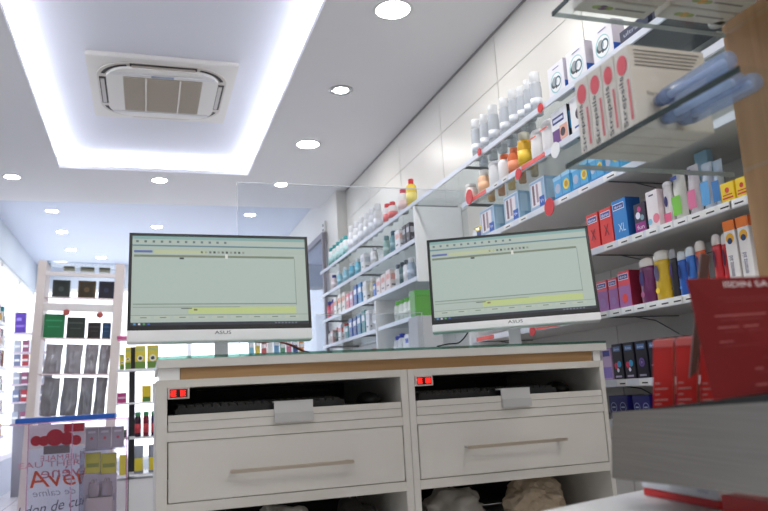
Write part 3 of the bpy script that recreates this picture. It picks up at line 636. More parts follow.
rowspec(.39, [(327, 330.5, 'b', W_, (60, 60, 70), .12, 'white bottle with black cap'), (331, 334, 'c', (206, 170, 160), W_, .11, 'brownish carton'), (334.5, 338, 'b', (90, 100, 100), (220, 110, 90), .12, 'dark bottle with red cap'), (339, 342, 'c', W_, (230, 120, 110), .13, 'white carton with red band'),
              (342.5, 345.5, 'b', W_, (200, 60, 60), .13, 'white bottle with red cap'), (346, 349, 'c', (60, 160, 160), W_, .1, 'short teal carton'), (349.5, 353.5, 'c', (40, 90, 180), W_, .14, 'first blue carton'), (354, 357.5, 'c', (30, 70, 150), W_, .14, 'second blue carton'),
              (358, 362, 'c', (50, 130, 170), W_, .15, 'blue green carton'), (362.5, 366.5, 'c', (20, 130, 130), W_, .16, 'tall dark teal carton'), (367, 370.5, 'c', W_, (220, 220, 225), .15, 'white carton next to teal one'), (371, 375, 'b', W_, (228, 228, 232), .14, 'white bottle by the divider')],
        'products on the far lower shelf', 'far lower shelf')
rowspec(.395, [(393.5, 397.5, 'b', (236, 242, 232), (110, 196, 80), .13, 'first white bottle with green cap'), (398, 402, 'b', (236, 242, 232), (110, 196, 80), .13, 'second white bottle with green cap'), (402.5, 406.5, 'b', (236, 242, 232), (110, 196, 80), .13, 'third white bottle with green cap'),
               (407, 411, 'b', (236, 242, 232), (110, 196, 80), .13, 'fourth white bottle with green cap'), (411.5, 414.5, 'b', (230, 236, 232), (190, 210, 190), .13, 'white bottle with pale cap')], 'green capped bottles by the divider', 'short far shelf')
rowspec(.19, [(393.5, 397, 'b', W_, (36, 60, 180), .12, 'first white bottle with blue cap'), (397.5, 401.5, 'b', W_, (36, 60, 180), .13, 'second white bottle with blue cap'), (402.5, 406, 'b', W_, W_, .11, 'all white bottle'), (406.5, 410.5, 'c', W_, (50, 70, 190), .11, 'white carton with blue patch'), (411, 415, 'b', W_, (180, 190, 230), .11, 'white bottle with lilac cap')],
        'blue and white bottles behind the counter', 'short lower far shelf')
rowspec(.17, [(330+i*5, 334+i*5, 'b', W_, ((120, 180, 190), W_, (210, 120, 110))[i % 3], .1, 'small white bottle, %s from left' % ROWN[i]) for i in range(9)], 'small bottles just above the counter', 'lowest far shelf')
# translucent green box beside right monitor
tag(MB().box(1.325, 1.45, 3.52, 3.60, EYE+.375, EYE+.48, mat((120, 196, 90), .3, trans=.25), .003).box(1.325, 1.45, 3.519, 3.601, EYE+.48, EYE+.51, mat((100, 180, 80), .3, trans=.1), .002).build('storage_box'), 'translucent green box left of the right monitor', 'box')
tag(MB().box(1.325, 1.46, 3.50, 3.64, 0, EYE+.374, mat((205, 204, 204), .5), .003).build('display_plinth'), 'grey plinth under the green box beside right monitor', 'plinth')

# ================================================================ COUNTER
CY = 1.90; CD = .62
CW = mat((214, 210, 204), .45); CWI = mat((196, 192, 186), .5)
def cabinet(x0, x1, label, hx0, hx1, bx0, bx1, bags, li, ri):
    t = empty('counter_cabinet', (x0, CY, 0), 0, label, 'cabinet', 'counter cabinets')
    W = x1-x0; z = lambda q: EYE+q
    MB().box(0, li, 0, CD, 0, z(.056), CW, .001).build('side_panel', t)
    MB().box(W-ri, W, 0, CD, 0, z(.056), CW, .001).build('side_panel', t)
    MB().box(li, W-ri, 0, CD, z(.037), z(.056), CW).build('top_panel', t)
    MB().box(li, W-ri, CD-.012, CD, z(-.42), z(.037), BLACK).build('back_panel', t)
    MB().box(li, W-ri, 0, CD-.02, z(-.093), z(-.070), CW).build('rail', t)
    MB().box(li, W-ri, 0, CD-.02, z(-.262), z(-.238), CW).build('rail', t)
    MB().box(li, W-ri, .01, CD-.02, z(-.44), z(-.42), CW).build('bottom_shelf', t)
    MB().box(li, W-ri, .02, CD-.02, 0, z(-.44), CW).build('plinth', t)
    tr = MB().box(li+.002, W-ri-.002, .0, .018, z(-.069), z(-.030), CW, .001).box(li+.004, W-ri-.004, .0185, CD-.04, z(-.045), z(-.033), BLACK).box(li+.003, W-ri-.003, -.0008, .0, z(-.0475), z(-.0465), mat((120, 116, 112), .6)).build('keyboard_tray', t)
    MB().box(bx0-x0, bx1-x0, -.006, -.001, z(-.062), z(-.012), mat((205, 205, 205), .4, .2), .001).box(bx0-x0, bx1-x0, -.006, .03, z(-.014), z(-.010), mat((205, 205, 205), .4, .2)).box(bx0-x0, bx1-x0, -.012, -.005, z(-.063), z(-.040), mat((192, 192, 192), .4, .2), .001).build('tray_handle', tr)
    dr = MB().box(li+.0025, W-ri-.0025, .0, .018, z(-.2365), z(-.0945), CW, .0015).box(li+.02, W-ri-.02, .018, CD-.06, z(-.23), z(-.12), CWI).build('drawer', t)
    h = MB(); hy = -.03; HZ = -.172 if x0 < .3 else -.161
    for hx in (hx0+.01-x0, hx1-.01-x0): h.box(hx-.005, hx+.005, hy, 0, z(HZ-.003), z(HZ+.003), CHROME)
    h.box(hx0-x0, hx1-x0, hy-.008, hy, z(HZ-.0045), z(HZ+.0045), mat((196, 184, 170), .3, .8), .002)
    h.build('drawer_handle', dr)
    # red digital display
    lx = li+.001; d = MB().box(lx, lx+.052, -.004, .02, z(.009), z(.037), mat((205, 190, 186), .5), .001)
    dd = d.build('digital_display', t)
    e = MB().box(lx+.005, lx+.047, -.0046, -.004, z(.013), z(.033), mat((40, 4, 4), .3))
    R_ = mat((255, 36, 28), .5, 0, .9); a0 = lx+.008
    seg = {'8': 'abcdefg', 'E': 'adefg', '1': 'bc', '5': 'acdfg', '0': 'abcdef'}
    for ch in '8E:8E' if x0 < .3 else '8E:88':
        if ch == ':': a0 += .0075; continue
        w0, h0 = .0052, .013; zz = z(.0165)
        for s_ in seg[ch]:
            q = {'a': (0, w0, h0-.0014, h0), 'd': (0, w0, 0, .0014), 'g': (0, w0, h0/2-.0007, h0/2+.0007), 'f': (0, .0011, h0/2, h0), 'e': (0, .0014, 0, h0/2), 'b': (w0-.0014, w0, h0/2, h0), 'c': (w0-.0014, w0, 0, h0/2)}[s_]
            e.box(a0+q[0], a0+q[1], -.0052, -.0046, zz+q[2], zz+q[3], R_)
        a0 += .0075
    e.build('red_digits', dd)
    return t
cabinet(.024, .679, 'left counter cabinet unit with grey white drawer and keyboard tray', .196, .509, .312, .413, 0, .026, .02)
cabinet(.680, 1.305, 'right counter cabinet unit with grey white drawer and keyboard tray', .828, 1.138, .956, 1.047, 1, .019, .014)
tag(MB().box(.082, 1.272, CY+.004, CY+CD-.02, EYE+.056, EYE+.085, wood((190, 152, 106), (164, 126, 84), 'X')).build('wooden_riser'), 'light oak strip between the cabinets and the white worktop', 'wood strip')
for x, l in ((.030, 'small white block imitating bright light at the left end of the oak strip'), (1.275, 'small white block imitating bright light at the right end of the oak strip')):
    tag(MB().box(x, x+(.05 if x < .1 else .024), CY+.004, CY+.05, EYE+.0562, EYE+.0848, mat((250, 250, 250), .5)).build('bright_end_block'), l, 'block')  # white blocks added to imitate the bright light at the strip's ends
t = empty('worktop', (.026, CY-.01, EYE+.085), 0, 'long white worktop with a thin glass sheet carrying both monitors', 'worktop')
MB().box(0, 1.29, 0, CD+.02, 0, .022, mat((218, 216, 212), .35), .001).build('board', t)
MB().box(0, 1.29, 0, CD+.02, .0225, .029, glass((190, 225, 215), .15)).build('glass_sheet', t)
# contents of the lower openings
def crumple(name, cx, cy, sx, sy, sz, m, seed, label, cat):
    bm = bmesh.new(); bmesh.ops.create_icosphere(bm, subdivisions=4, radius=1)
    for v in bm.verts:
        p = v.co.copy(); k = 1+.35*noise.noise(p*1.6+Vector((seed, 0, 0)))+.16*noise.noise(p*4+Vector((0, seed, 0)))+.08*noise.noise(p*9)
        v.co = (p.x*k*sx, p.y*k*sy, max(-.0, (p.z*k*.5+.5))*sz)
    me = bpy.data.meshes.new(name); bm.to_mesh(me); bm.free(); me.materials.append(m)
    for p in me.polygons: p.use_smooth = seed % 2 == 0
    o = bpy.data.objects.new(name, me); COL.objects.link(o); o.location = (cx, cy, EYE-.4195)
    return tag(o, label, cat)
PL = mat((214, 212, 208), .3, coat=.3)
crumple('plastic_bag', .36, 2.10, .08, .09, .13, PL, 2, 'crumpled pale plastic bag in the left cabinet opening', 'bag')
crumple('plastic_bag', .56, 2.08, .06, .08, .12, mat((60, 58, 58), .4), 4, 'dark crumpled bag at the right of left cabinet opening', 'bag')
crumple('plastic_bag', .85, 2.06, .1, .07, .13, mat((168, 164, 158), .35, coat=.3), 6, 'grey crumpled plastic bag in the right cabinet opening', 'bag')
crumple('paper_bag', 1.13, 2.08, .09, .08, .14, mat((190, 172, 150), .7), 5, 'beige crumpled paper bag in the right cabinet opening', 'bag')
crumple('plastic_bag', .97, 2.30, .06, .06, .12, mat((30, 29, 30), .5), 8, 'black crumpled bag behind the grey and beige bags', 'bag')
# keyboards and mice on the trays
def keyboard(x, label):
    t = empty('keyboard', (x, CY+.10, EYE-.0325), 0, label, 'keyboard', 'black keyboards on the trays')
    MB().box(-.22, .22, -.065, .065, 0, .018, mat((34, 35, 39), .4), .003).build('keyboard_body', t)
    k = MB(); km = mat((30, 30, 33), .35)
    for r in range(5):
        for c in range(20): k.box(-.212+c*.0212, -.194+c*.0212, -.056+r*.0225, -.038+r*.0225, .018, .0235+r*.0012, km)
    tag(k.build('keys', t), kind='stuff')
keyboard(.29, 'black keyboard on the left pull-out tray'); keyboard(.94, 'black keyboard on the right pull-out tray')
def mouse(x, y, label):
    m = MB(); vs = []
    m.lathe([(.03, 0), (.034, .006), (.031, .02), (.02, .032), (0, .036)], mat((24, 24, 26), .3), sx=.95, sy=1.6)
    t = m.build('computer_mouse'); t.location = (x, y, EYE-.0325); tag(t, label, 'mouse', 'computer mice on the trays')
mouse(.60, CY+.12, 'black mouse right of the keyboard on the left tray'); mouse(1.22, CY+.14, 'black mouse right of the keyboard on the right tray')
tag(MB().tube([(.36+.0*i+.16*math.sin(i*.32), CY+.3-.006*i, EYE-.028+.045*math.sin(i*PI/14)) for i in range(15)], .0022, BLACK).build('cable'), 'thin black cable arching above the left keyboard', 'cable', 'black cables')

# ================================================================ MONITORS
def monitor(loc, yaw, tilt, roll, label, neckx=0, chin=.035):
    base_z = EYE+.114+.0006
    t = empty('monitor', (loc[0], loc[1], base_z), yaw, label, 'monitor', 'computer monitors on the counter')
    hz = loc[2]-base_z
    T = Matrix.Translation((0, 0, hz))@Matrix.Rotation(-tilt, 4, 'X')@Matrix.Rotation(-roll, 4, 'Y')
    bz = mat((26, 27, 32), .3)
    h = MB().box(-.27, .27, .0, .035, -.15, .15, mat((230, 230, 232), .4), .003, T); h.box(-.27, .27, -.004, .002, .142, .15, bz, 0, T); h.box(-.27, -.261, -.004, .002, -.15, .15, bz, 0, T); h.box(.261, .27, -.004, .002, -.15, .15, bz, 0, T); h.box(-.261, .261, -.004, .002, -.15, -.136, bz, 0, T)
    h.build('bezel', t)
    c = MB().box(-.27, .27, -.006, .03, -.150-chin, -.150, mat((246, 244, 246), .35), .002, T); c.text('ASUS', .0, -.160, .048, .010, -.0068, mat((90, 92, 100), .4), M=T); cc = c.build('chin', t)
    # screen picture
    sw0, sw1, sz0, sz1 = -.261, .261, -.136, .142
    E_ = lambda rgb: lcd(rgb)
    s = MB().rect(sw0, sw1, sz0, sz1, -.0012, E_((164, 177, 169)), T)
    def R(x0, x1, z0, z1, rgb, k=1): s.rect(sw0+(sw1-sw0)*x0, sw0+(sw1-sw0)*x1, sz1-(sz1-sz0)*z1, sz1-(sz1-sz0)*z0, -.0012-.0002*k, E_(rgb), T)
    R(0, 1, 0, .035, (126, 160, 158)); R(0, 1, .035, .09, (166, 178, 170)); R(0, 1, .1, .118, (92, 124, 136)); R(0, 1, .118, .19, (162, 176, 166))
    for i in range(12): R(.02+i*.045, .034+i*.045, .05, .075, (84, 100, 104), 2)
    R(.01, .11, .165, .19, (84, 98, 158), 2); R(.12, .42, .16, .2, (176, 184, 148), 2)
    for i in range(11): R(.38+i*.024, .393+i*.024, .165, .19, ((60, 66, 62), (130, 136, 128), (90, 96, 92))[i % 3], 2)
    R(.01, .93, .215, .24, (112, 122, 104), 2); R(.26, .285, .243, .262, (44, 50, 48), 3); R(.52, .535, .2, .25, (206, 208, 200), 3)
    R(.01, .93, .25, .76, (164, 179, 172), 2); R(.93, .934, .24, .78, (120, 136, 128), 3)
    R(.01, .93, .76, .772, (118, 132, 124), 2); R(.01, .6, .795, .805, (132, 146, 136), 2)
    R(.31, .93, .80, .875, (176, 190, 128), 2); R(.27, .33, .81, .82, (70, 80, 76), 3); R(.34, .36, .82, .84, (120, 100, 80), 3)
    for i in range(9): R(.02+i*.105, .105+i*.105, .895, .93, (172, 182, 168), 2); R(.05+i*.105, .085+i*.105, .908, .918, (96, 108, 100), 3)
    R(0, 1, .885, .89, (110, 124, 116), 2); R(0, 1, .965, 1, (30, 38, 52), 2)
    for i in range(4): R(.015+i*.025, .027+i*.025, .972, .992, ((90, 150, 200), (200, 200, 210), (90, 160, 90), (60, 100, 190))[i], 3)
    for i in range(7): R(.8+i*.02, .81+i*.02, .975, .99, (120, 126, 140), 3)
    s.build('screen', t)
    b_ = MB().box(-.15, .15, .03, .055, -.12, .09, mat((222, 222, 226), .4), .006, T); b_.build('back_cover', t)
    st = MB().box(-.02+neckx, .02+neckx, .045, .065, .008, hz+.02, mat((240, 238, 242), .35), .003)
    st.build('stand_neck', t)
    MB().lathe([(.1, 0), (.105, .003), (.1, .009), (.02, .012), (0, .012)], mat((224, 222, 226), .35), (neckx, .055, 0), 36, 1.1, .8).build('stand_base', t)
    return t
monitor((.219, 2.237, EYE+.356), math.radians(-.3), math.radians(7.8), math.radians(-.65), 'left monitor, squarely facing the camera, with white chin')
monitor((1.149, 2.141, EYE+.356), math.radians(-25.8), math.radians(10.0), math.radians(.65), 'right monitor, turned aside, in front of the product shelves', chin=.026)
# cables behind the monitors
def curve_pts(P, n=24):
    out = []; P = [Vector(p) for p in P]
    for i in range(len(P)-1):
        p0, p1, p2, p3 = P[max(i-1, 0)], P[i], P[i+1], P[min(i+2, len(P)-1)]
        for k in range(8):
            t_ = k/8; out.append(.5*((2*p1)+(-p0+p2)*t_+(2*p0-5*p1+4*p2-p3)*t_**2+(-p0+3*p1-3*p2+p3)*t_**3))
    out.append(P[-1]); return out
def pix(l, y): return [on(u, v, 1, y) for u, v in l]
tag(MB().tube(curve_pts(pix([(196, 335), (208, 341), (225, 341), (245, 341), (262, 342.5), (276, 341.5)], 2.40)+[on(292, 345, 1, 2.42), on(305, 351.5, 1, 2.44), on(309, 353, 1, 2.45)]), .0024, mat((150, 60, 50), .4)).build('cable'), 'reddish brown cable sagging below the left monitor', 'cable')
tag(MB().tube(curve_pts(pix([(262, 341), (276, 341), (290, 345), (303, 351), (309, 352)], 2.47)), .0032, BLACK).build('cable'), 'black cable running down to worktop right of left monitor', 'cable')
tag(MB().tube(curve_pts(pix([(437, 346.5), (448, 344), (458, 343), (464, 338), (468, 332)], 2.40)), .0026, BLACK).build('cable'), 'black cable rising behind left part of right monitor', 'cable')
# clear protective screens
ACR = glass((248, 250, 252), .04)
t = empty('protective_screen', (.30, 2.49, EYE+.1145), 0, 'large clear acrylic screen standing on the counter behind the monitors', 'screen')
MB().box(0, .875, 0, .004, 0, .632, ACR).build('acrylic_sheet', t)
EDG = mat((245, 246, 250), .3, trans=.5)
MB().box(-.002, .0005, -.001, .005, 0, .632, EDG).box(-.002, .877, -.001, .005, .632, .6345, EDG).build('polished_edge', t)
MB().box(.05, .09, -.03, .034, -.0005, .012, ACR).box(.78, .82, -.03, .034, -.0005, .012, ACR).build('foot', t)
t = empty('small_acrylic_stand', (.553, 2.44, EYE+.1145), 0, 'small clear acrylic stand on the worktop between the monitors', 'display stand')
MB().box(0, .39, 0, .003, 0, .155, ACR).build('acrylic_sheet', t)
MB().box(.388, .39, -.001, .004, 0, .155, EDG).box(0, .39, -.001, .004, .155, .157, EDG).build('polished_edge', t)
# small things on the worktop below the right monitor
for i, (u, c) in enumerate(((441, (90, 160, 160)), (448, (200, 80, 80)), (454, (190, 90, 100)), (461, (210, 70, 60)))):
    p = on(u, 347, 1, 2.49)
    put(carton(.022, .016, .032, c, (('r', .1, .9, .5, .7, (230, 225, 225)),)), (p.x+.01, 2.475, EYE+.1146), 0, 'small %s carton under left half of right monitor' % ('teal', 'crimson', 'rose red', 'bright red')[i], 'small cartons under the right monitor')

# ================================================================ FAR LEFT: DISPLAY TOWER
TY = 7.0
TA = math.radians(2.7)
def tower():
    z0, z1 = EYE-.16, EYE+1.30; xl, xr = -.93, -.185
    t = empty('display_tower', (-.654, TY, 0), 0, 'tall pale display tower with glass shelves in front of bright window', 'display shelf')
    F_ = mat((240, 228, 224), .5)
    t.rotation_euler = (0, TA, 0)
    L_, R_ = -.295, .285
    MB().box(L_-.068, L_, 0, .30, .0, z1, F_, .002).build('side_panel', t); MB().box(R_, R_+.075, 0, .30, .0, z1, F_, .002).build('side_panel', t)
    for q in (on(80, 275, 1, TY).z,): MB().box(L_, R_, 0, .02, q-.012, q+.022, mat((248, 240, 238), .5)).build('top_bar', t)
    MB().box(L_, R_, .0, .3, z1-.01, z1, glass((220, 225, 230), .1)).build('top_board', t)
    for i, v in enumerate((297.5, 338, 373.6, 416)):
        zz = on(80, v, 1, TY).z
        MB().box(L_, R_, .004, .3, zz-.006, zz, glass((235, 225, 225), .1)).box(L_, R_, 0, .004, zz-.008, zz+.002, mat((240, 225, 222), .4)).build('shelf_board', t)
    zz = on(80, 311, 1, TY).z; MB().box(L_, R_, .02, .03, zz, zz+.07, mat((244, 240, 240), .5)).build('back_band', t)
    MB().box(L_, R_, 0, .3, .0, EYE-.16, F_).build('base_cabinet', t)
    return t
tower()
def tw(u, v): return on(u, v, 1, TY)
def tz(v): return on(80, v, 1, TY).z
def tower_item(u0, u1, vb, vt, mk, label, group, dy=.1, lean=0):
    a, b_ = tw(u0, vb), tw(u1, vb); wd = abs(b_.x-a.x); h = (tw(u0, vt)-tw(u0, vb)).z
    zz = tz({274: 270, 297: 297.5, 337.5: 338, 373: 373.6, 415: 416}[vb]); xc = (a.x+b_.x)/2; xl = (xc+.654-zz*math.sin(TA))/math.cos(TA)
    put(mk(round(wd*.94, 3), round(h, 3)), (xc, TY+dy, -xl*math.sin(TA)+zz*math.cos(TA)+.003+wd*.47*math.sin(lean)), 0, label, group, ry=TA+lean)
for i, (a, b_, c) in enumerate(((50, 69, (52, 62, 58)), (76, 95, (84, 66, 34)), (97, 113.5, (30, 36, 62)))):
    tower_item(a, b_, 297, 278, lambda w_, h: carton(w_, .05, h-.008, c, (('r', .12, .88, .12, .88, tuple(int(q*.7) for q in c)), ('c', .5, .5, .16, tuple(min(255, int(q*1.15+8)) for q in c))), name='gift_box'), ('grey green', 'brown gold', 'dark navy')[i]+' square box on the uppermost tower shelf', 'boxes on the upper tower shelves')
for i, (a, b_, vt, c) in enumerate(((41, 63, 313, (22, 128, 74)), (64.5, 84, 316, (40, 52, 46)), (86, 100, 321, (38, 30, 32)), (101, 110, 321, (34, 74, 116)))):
    tower_item(a, b_, 337.5, vt, lambda w_, h: carton(w_, .07, h, c, (('r', .1, .9, .7, .76, tuple(min(255, q+40) for q in c)), ('r', .2, .8, .45, .5, tuple(min(255, q+30) for q in c))), name='gift_box'), ('bright green', 'dark green', 'black brown', 'steel blue')[i]+' box on the middle tower shelf', 'boxes on the upper tower shelves')
def foil(w_, h, seed, c): return pouch(w_*1.02, .09, h, c, (), 0, 'foil_bag', 'bag', seed)
for i, (a, b_) in enumerate(((41, 59), (62, 79.5), (82, 95.5), (96.5, 107.5))):
    tower_item(a, b_, 373, 343, lambda w_, h: foil(w_, h, i+10, (176, 174, 182)), 'grey foil bag, %s from left on the third tower shelf' % ROWN[i], 'grey foil bags on the tower', lean=math.radians(2.2))
for i, (a, b_) in enumerate(((37.5, 55.5), (57.5, 74.5), (76, 90), (91.5, 103.5))):
    tower_item(a, b_, 415, 376, lambda w_, h: foil(w_, h, i+20, (150, 152, 160)), 'darker grey foil bag, %s from left on the lowest tower shelf' % ROWN[i], 'grey foil bags on the tower', lean=math.radians(2.2))
for i, (a, b_) in enumerate(((62, 74), (79, 94), (98, 110))):
    tower_item(a, b_, 274, 269.5, lambda w_, h: carton(w_, .06, h, (150, 150, 130), (('r', 0, 1, .55, 1, (96, 96, 80)),)), 'flat olive grey carton at the very top of the tower, %s from left' % ROWN[i], 'olive cartons on the tower top')
for i, (u, v) in enumerate(((66.5, 312.5), (100, 315))):
    p = tw(u, v); m = MB().lathe([(0, 0), (.028, 0), (.028, .004), (0, .004)], mat((196, 96, 86), .5), M=Matrix.Rotation(PI/2, 4, 'X'), cap=False).build('round_tag'); m.location = (p.x, TY-.006, p.z)
    tag(m, ('left' if i == 0 else 'right')+' dull red round tag on the tower shelf', 'tag', 'red round tags')

# narrow shelf unit with yellow boxes between tower and counter
UY = 5.2
def unit():
    a, b_ = on(116, 400, 1, UY).x, on(168, 400, 1, UY).x
    t = empty('product_shelf', (a, UY, 0), 0, 'white open shelf unit between the tower and the counter', 'shelf unit')
    for v in (368.5, 402, 437, 474):
        z = on(140, v, 1, UY).z; MB().box(0, b_-a, 0, .22, z-.012, z, mat((236, 236, 240), .4)).build('shelf_board', t)
    p0 = on(122, 350, 1, UY); MB().box(.075, .115, .222, .25, 0, on(120, 345, 1, UY).z, mat((44, 44, 50), .5)).build('upright_post', t)
    z = on(120, 337, 1, UY).z; MB().box(.0, .22, .02, .2, z-.012, z+.008, mat((216, 90, 150), .5)).build('pink_top_strip', t)
    MB().box(.0, b_-a, .02, .22, 0, on(140, 476, 1, UY).z-.02, WHITE).build('base_cabinet', t)
    return t
unit()
def ui(u0, u1, vb, vt, mk, label, group='small products on the narrow shelf unit'):
    a, b_ = on(u0, vb, 1, UY), on(u1, vb, 1, UY); h = on(u0, vt, 1, UY).z-a.z
    vref = {367: 368.5, 400: 402, 436: 437, 472: 474}[vb]; z = on(140, vref, 1, UY).z
    put(mk(round(b_.x-a.x, 3), round(h, 3)), ((a.x+b_.x)/2, UY+.05, z+.0006), 0, label, group)
def owl(w_, h): return carton(w_, .05, h, (226, 206, 70), (('r', 0, 1, .0, .3, (110, 150, 60)), ('c', .5, .45, .3, (240, 236, 220)), ('c', .5, .45, .17, (60, 70, 60)), ('r', .1, .9, .78, .9, (190, 200, 120))), name='food_carton')
for i, (a, b_, vt) in enumerate(((119.5, 124, 352), (125, 130.5, 345), (135, 145.5, 344), (147, 158.5, 344))):
    ui(a, b_, 367, vt, owl, 'yellow green carton with round picture, %s from left' % ROWN[i])
ui(117, 126, 400, 390, lambda w_, h: carton(w_, .05, h, (190, 60, 130), (('r', .1, .9, .4, .6, (230, 200, 220)),)), 'low magenta carton on the narrow shelf unit')
ui(142, 151, 400, 384, lambda w_, h: carton(w_, .05, h, (226, 200, 50), (('r', .1, .9, .0, .3, (80, 130, 60)),)), 'yellow carton alone on the second narrow shelf')
ui(152.5, 157, 400, 382, lambda w_, h: carton(w_, .05, h, (226, 214, 200), ()), 'slim beige carton beside the yellow carton')
for i, (a, b_, c) in enumerate(((134.5, 141, (60, 30, 50)), (143, 149, (120, 30, 50)), (151, 157, (40, 30, 70)))):
    ui(a, b_, 436, 411, lambda w_, h: bottle(w_/2, h, c, (60, 140, 90), .16, (200, 60, 70), capr=.9), 'dark jar with green cap and red label, %s from left' % ROWN[i])
ui(119, 126, 436, 428, lambda w_, h: carton(w_, .05, h, (40, 44, 44), (('r', 0, 1, .7, 1, (60, 150, 70)),)), 'low dark carton with green top')
for i, (a, b_) in enumerate(((134, 143), (148.5, 157))):
    ui(a, b_, 472, 444, lambda w_, h: pouch(w_, .04, h, (150, 156, 170), (('r', .05, .95, .1, .55, (226, 206, 60)),), 0, 'snack_pack', 'pack', 30+i), ('left' if i == 0 else 'right')+' grey pouch with a yellow block')
ui(119, 127, 472, 452, lambda w_, h: carton(w_, .05, h, (224, 208, 70), ()), 'plain yellow carton behind the glass case')

# left wall shelves
LXF = -1.16
def lshelf(zb, label, y0, y1):
    t = empty('wall_shelf', (XL, y0, zb), 0, label, 'shelf', 'wall shelves on the left')
    MB().box(0, LXF-XL, 0, y1-y0, -.01, 0, mat((220, 222, 228), .5)).build('board', t); MB().box(LXF-XL, LXF-XL+.006, 0, y1-y0, -.026, .004, RAIL).build('price_rail', t)
def y_left(u, z): return y_on(u, LXF, z)
lz = [on(0, v, 0, LXF).z for v in (321, 344.5, 366.5, 390.5, 412, 436)]
LP_ = [(206, 150, 150), (230, 230, 236), (120, 60, 60), (90, 120, 160), (236, 232, 226), (60, 150, 160), (220, 180, 60), (150, 60, 120), (210, 210, 220)]
for k, z in enumerate(lz):
    lshelf(z, '%s white shelf from the top on the left wall' % ROWN[k], 5.9, 7.1)
    n = 0; y = 7.05
    while y > 6.3:
        wd = random.choice((.05, .06, .07)); c = LP_[(n*5+k*3) % 9]; h = random.choice((.10, .13, .15))
        if k == 5: h = .10
        mk = bottle(round(wd*.42, 3), h, c, (230, 230, 235), .2, None, capr=.7) if (n+k) % 3 == 0 else carton(wd-.008, .05, h, c, (('r', .15, .85, .5, .75, (236, 236, 236)), ('r', .2, .8, .15, .25, LP_[(n+k+2) % 9])))
        put(mk, (LXF-.035, y, z+.001), PI/2, 'small product, %s from the far end of %s left wall shelf' % (ROWN[n], ROWN[k]), 'products on the left wall shelves')
        y -= wd+.006; n += 1
# far left unit facing the camera
FY = 8.3
t = empty('far_display_unit', (-1.30, FY, 0), 0, 'white shelf unit far left between wall shelves and tower', 'shelf unit')
MB().box(0, .36, .2, .215, 0, EYE+.40, mat((150, 150, 160), .6)).build('back_panel', t)
fz = []
for v in (333, 352, 366, 384, 402, 424):
    z = on(20, v, 1, FY).z; fz.append(z); MB().box(0, .36, 0, .2, z-.014, z, mat((236, 234, 238), .5)).box(0, .36, -.002, 0, z-.016, z+.002, mat((206, 190, 204), .5)).build('shelf_board', t)
p = on(19.5, 330, 1, FY)
put(carton(.10, .08, .215, (84, 54, 160), (('r', .1, .9, .3, .4, (140, 110, 210)), ('r', .15, .6, .6, .75, (150, 130, 220))), name='gift_box'), (p.x, FY+.08, fz[0]+.001), 0, 'bright purple box on top of the far left unit', 'box')
n = 0
for k, z in enumerate(fz[1:]):
    for i in range(4):
        c = ((170, 176, 190), (214, 184, 60), (150, 90, 120), (120, 130, 160), (200, 200, 210), (170, 60, 70))[(i*2+k*3) % 6]; h = .12
        put(carton(.06, .05, h, c, (('r', .1, .9, .4, .6, (230, 230, 230)),)), (-1.26+i*.075, FY+.06, z+.001), 0, '%s small carton on the %s board of far left unit' % (ROWN[i], ROWN[k+1]), 'small cartons in the far left unit')

# far right behind the left monitor: open glass door leaf, socket, low gondola
t = empty('glass_door_leaf', (XR2-.03, YRE+.2, 0), 0, 'open grey framed glass door leaf beyond the right shelves', 'door')
gm = mat((138, 134, 142), .4, .3); zt = on(322, 232, 0, XR2-.05).z; yn = on(322, 232, 0, XR2-.05).y
t.location = (XR2-.05, yn, 0)
MB().box(0, .03, 0, .05, .02, zt, gm).box(0, .03, 1.2, 1.25, .02, zt, gm).box(0, .03, .05, 1.2, zt-.05, zt, gm).box(0, .03, .05, 1.2, .02, .1, gm).build('door_frame', t)
MB().box(.012, .018, .05, 1.2, .1, zt-.05, glass((235, 238, 245), .15)).build('glass_pane', t)
p = on(325, 227, 0, XR2-.001)
tag(MB().box(XR2-.02, XR2-.0005, p.y-.05, p.y+.05, p.z-.06, p.z+.05, WHITE, .004).box(XR2-.022, XR2-.02, p.y-.02, p.y+.02, p.z-.0, p.z+.03, DK).box(XR2-.022, XR2-.02, p.y-.02, p.y+.02, p.z-.045, p.z-.02, DK).build('wall_sensor'), 'small white wall device with two dark spots beside door frame', 'wall device')
GY = 6.2
t = empty('low_display_table', (.80, GY, 0), 0, 'low white display table seen in the gap below left monitor', 'table')
zg = on(270, 352, 1, GY).z-.02
MB().box(0, .62, 0, .35, zg-.03, zg, WHITE).build('tabletop', t)
for x in (.02, .58):
    for y in (.02, .31): MB().box(x, x+.03, y, y+.03, 0, zg-.03, WHITE).build('leg', t)
cs = [(60, 120, 190), (130, 190, 210), (230, 200, 80), (200, 90, 90), (240, 240, 240), (110, 160, 200), (90, 150, 120), (210, 120, 150), (70, 90, 150), (230, 160, 90)]
for i in range(10):
    u = 246+i*6.3; x = on(u, 350, 1, GY).x
    if .81 < x < 1.40: put(carton(.042, .04, .11+.02*(i % 3), cs[i], (('r', .1, .9, .5, .8, (240, 240, 240)),)), (x, GY+.06, zg+.001), 0, 'small carton, %s from the left on the low white table' % ROWN[i], 'small cartons on the low table')

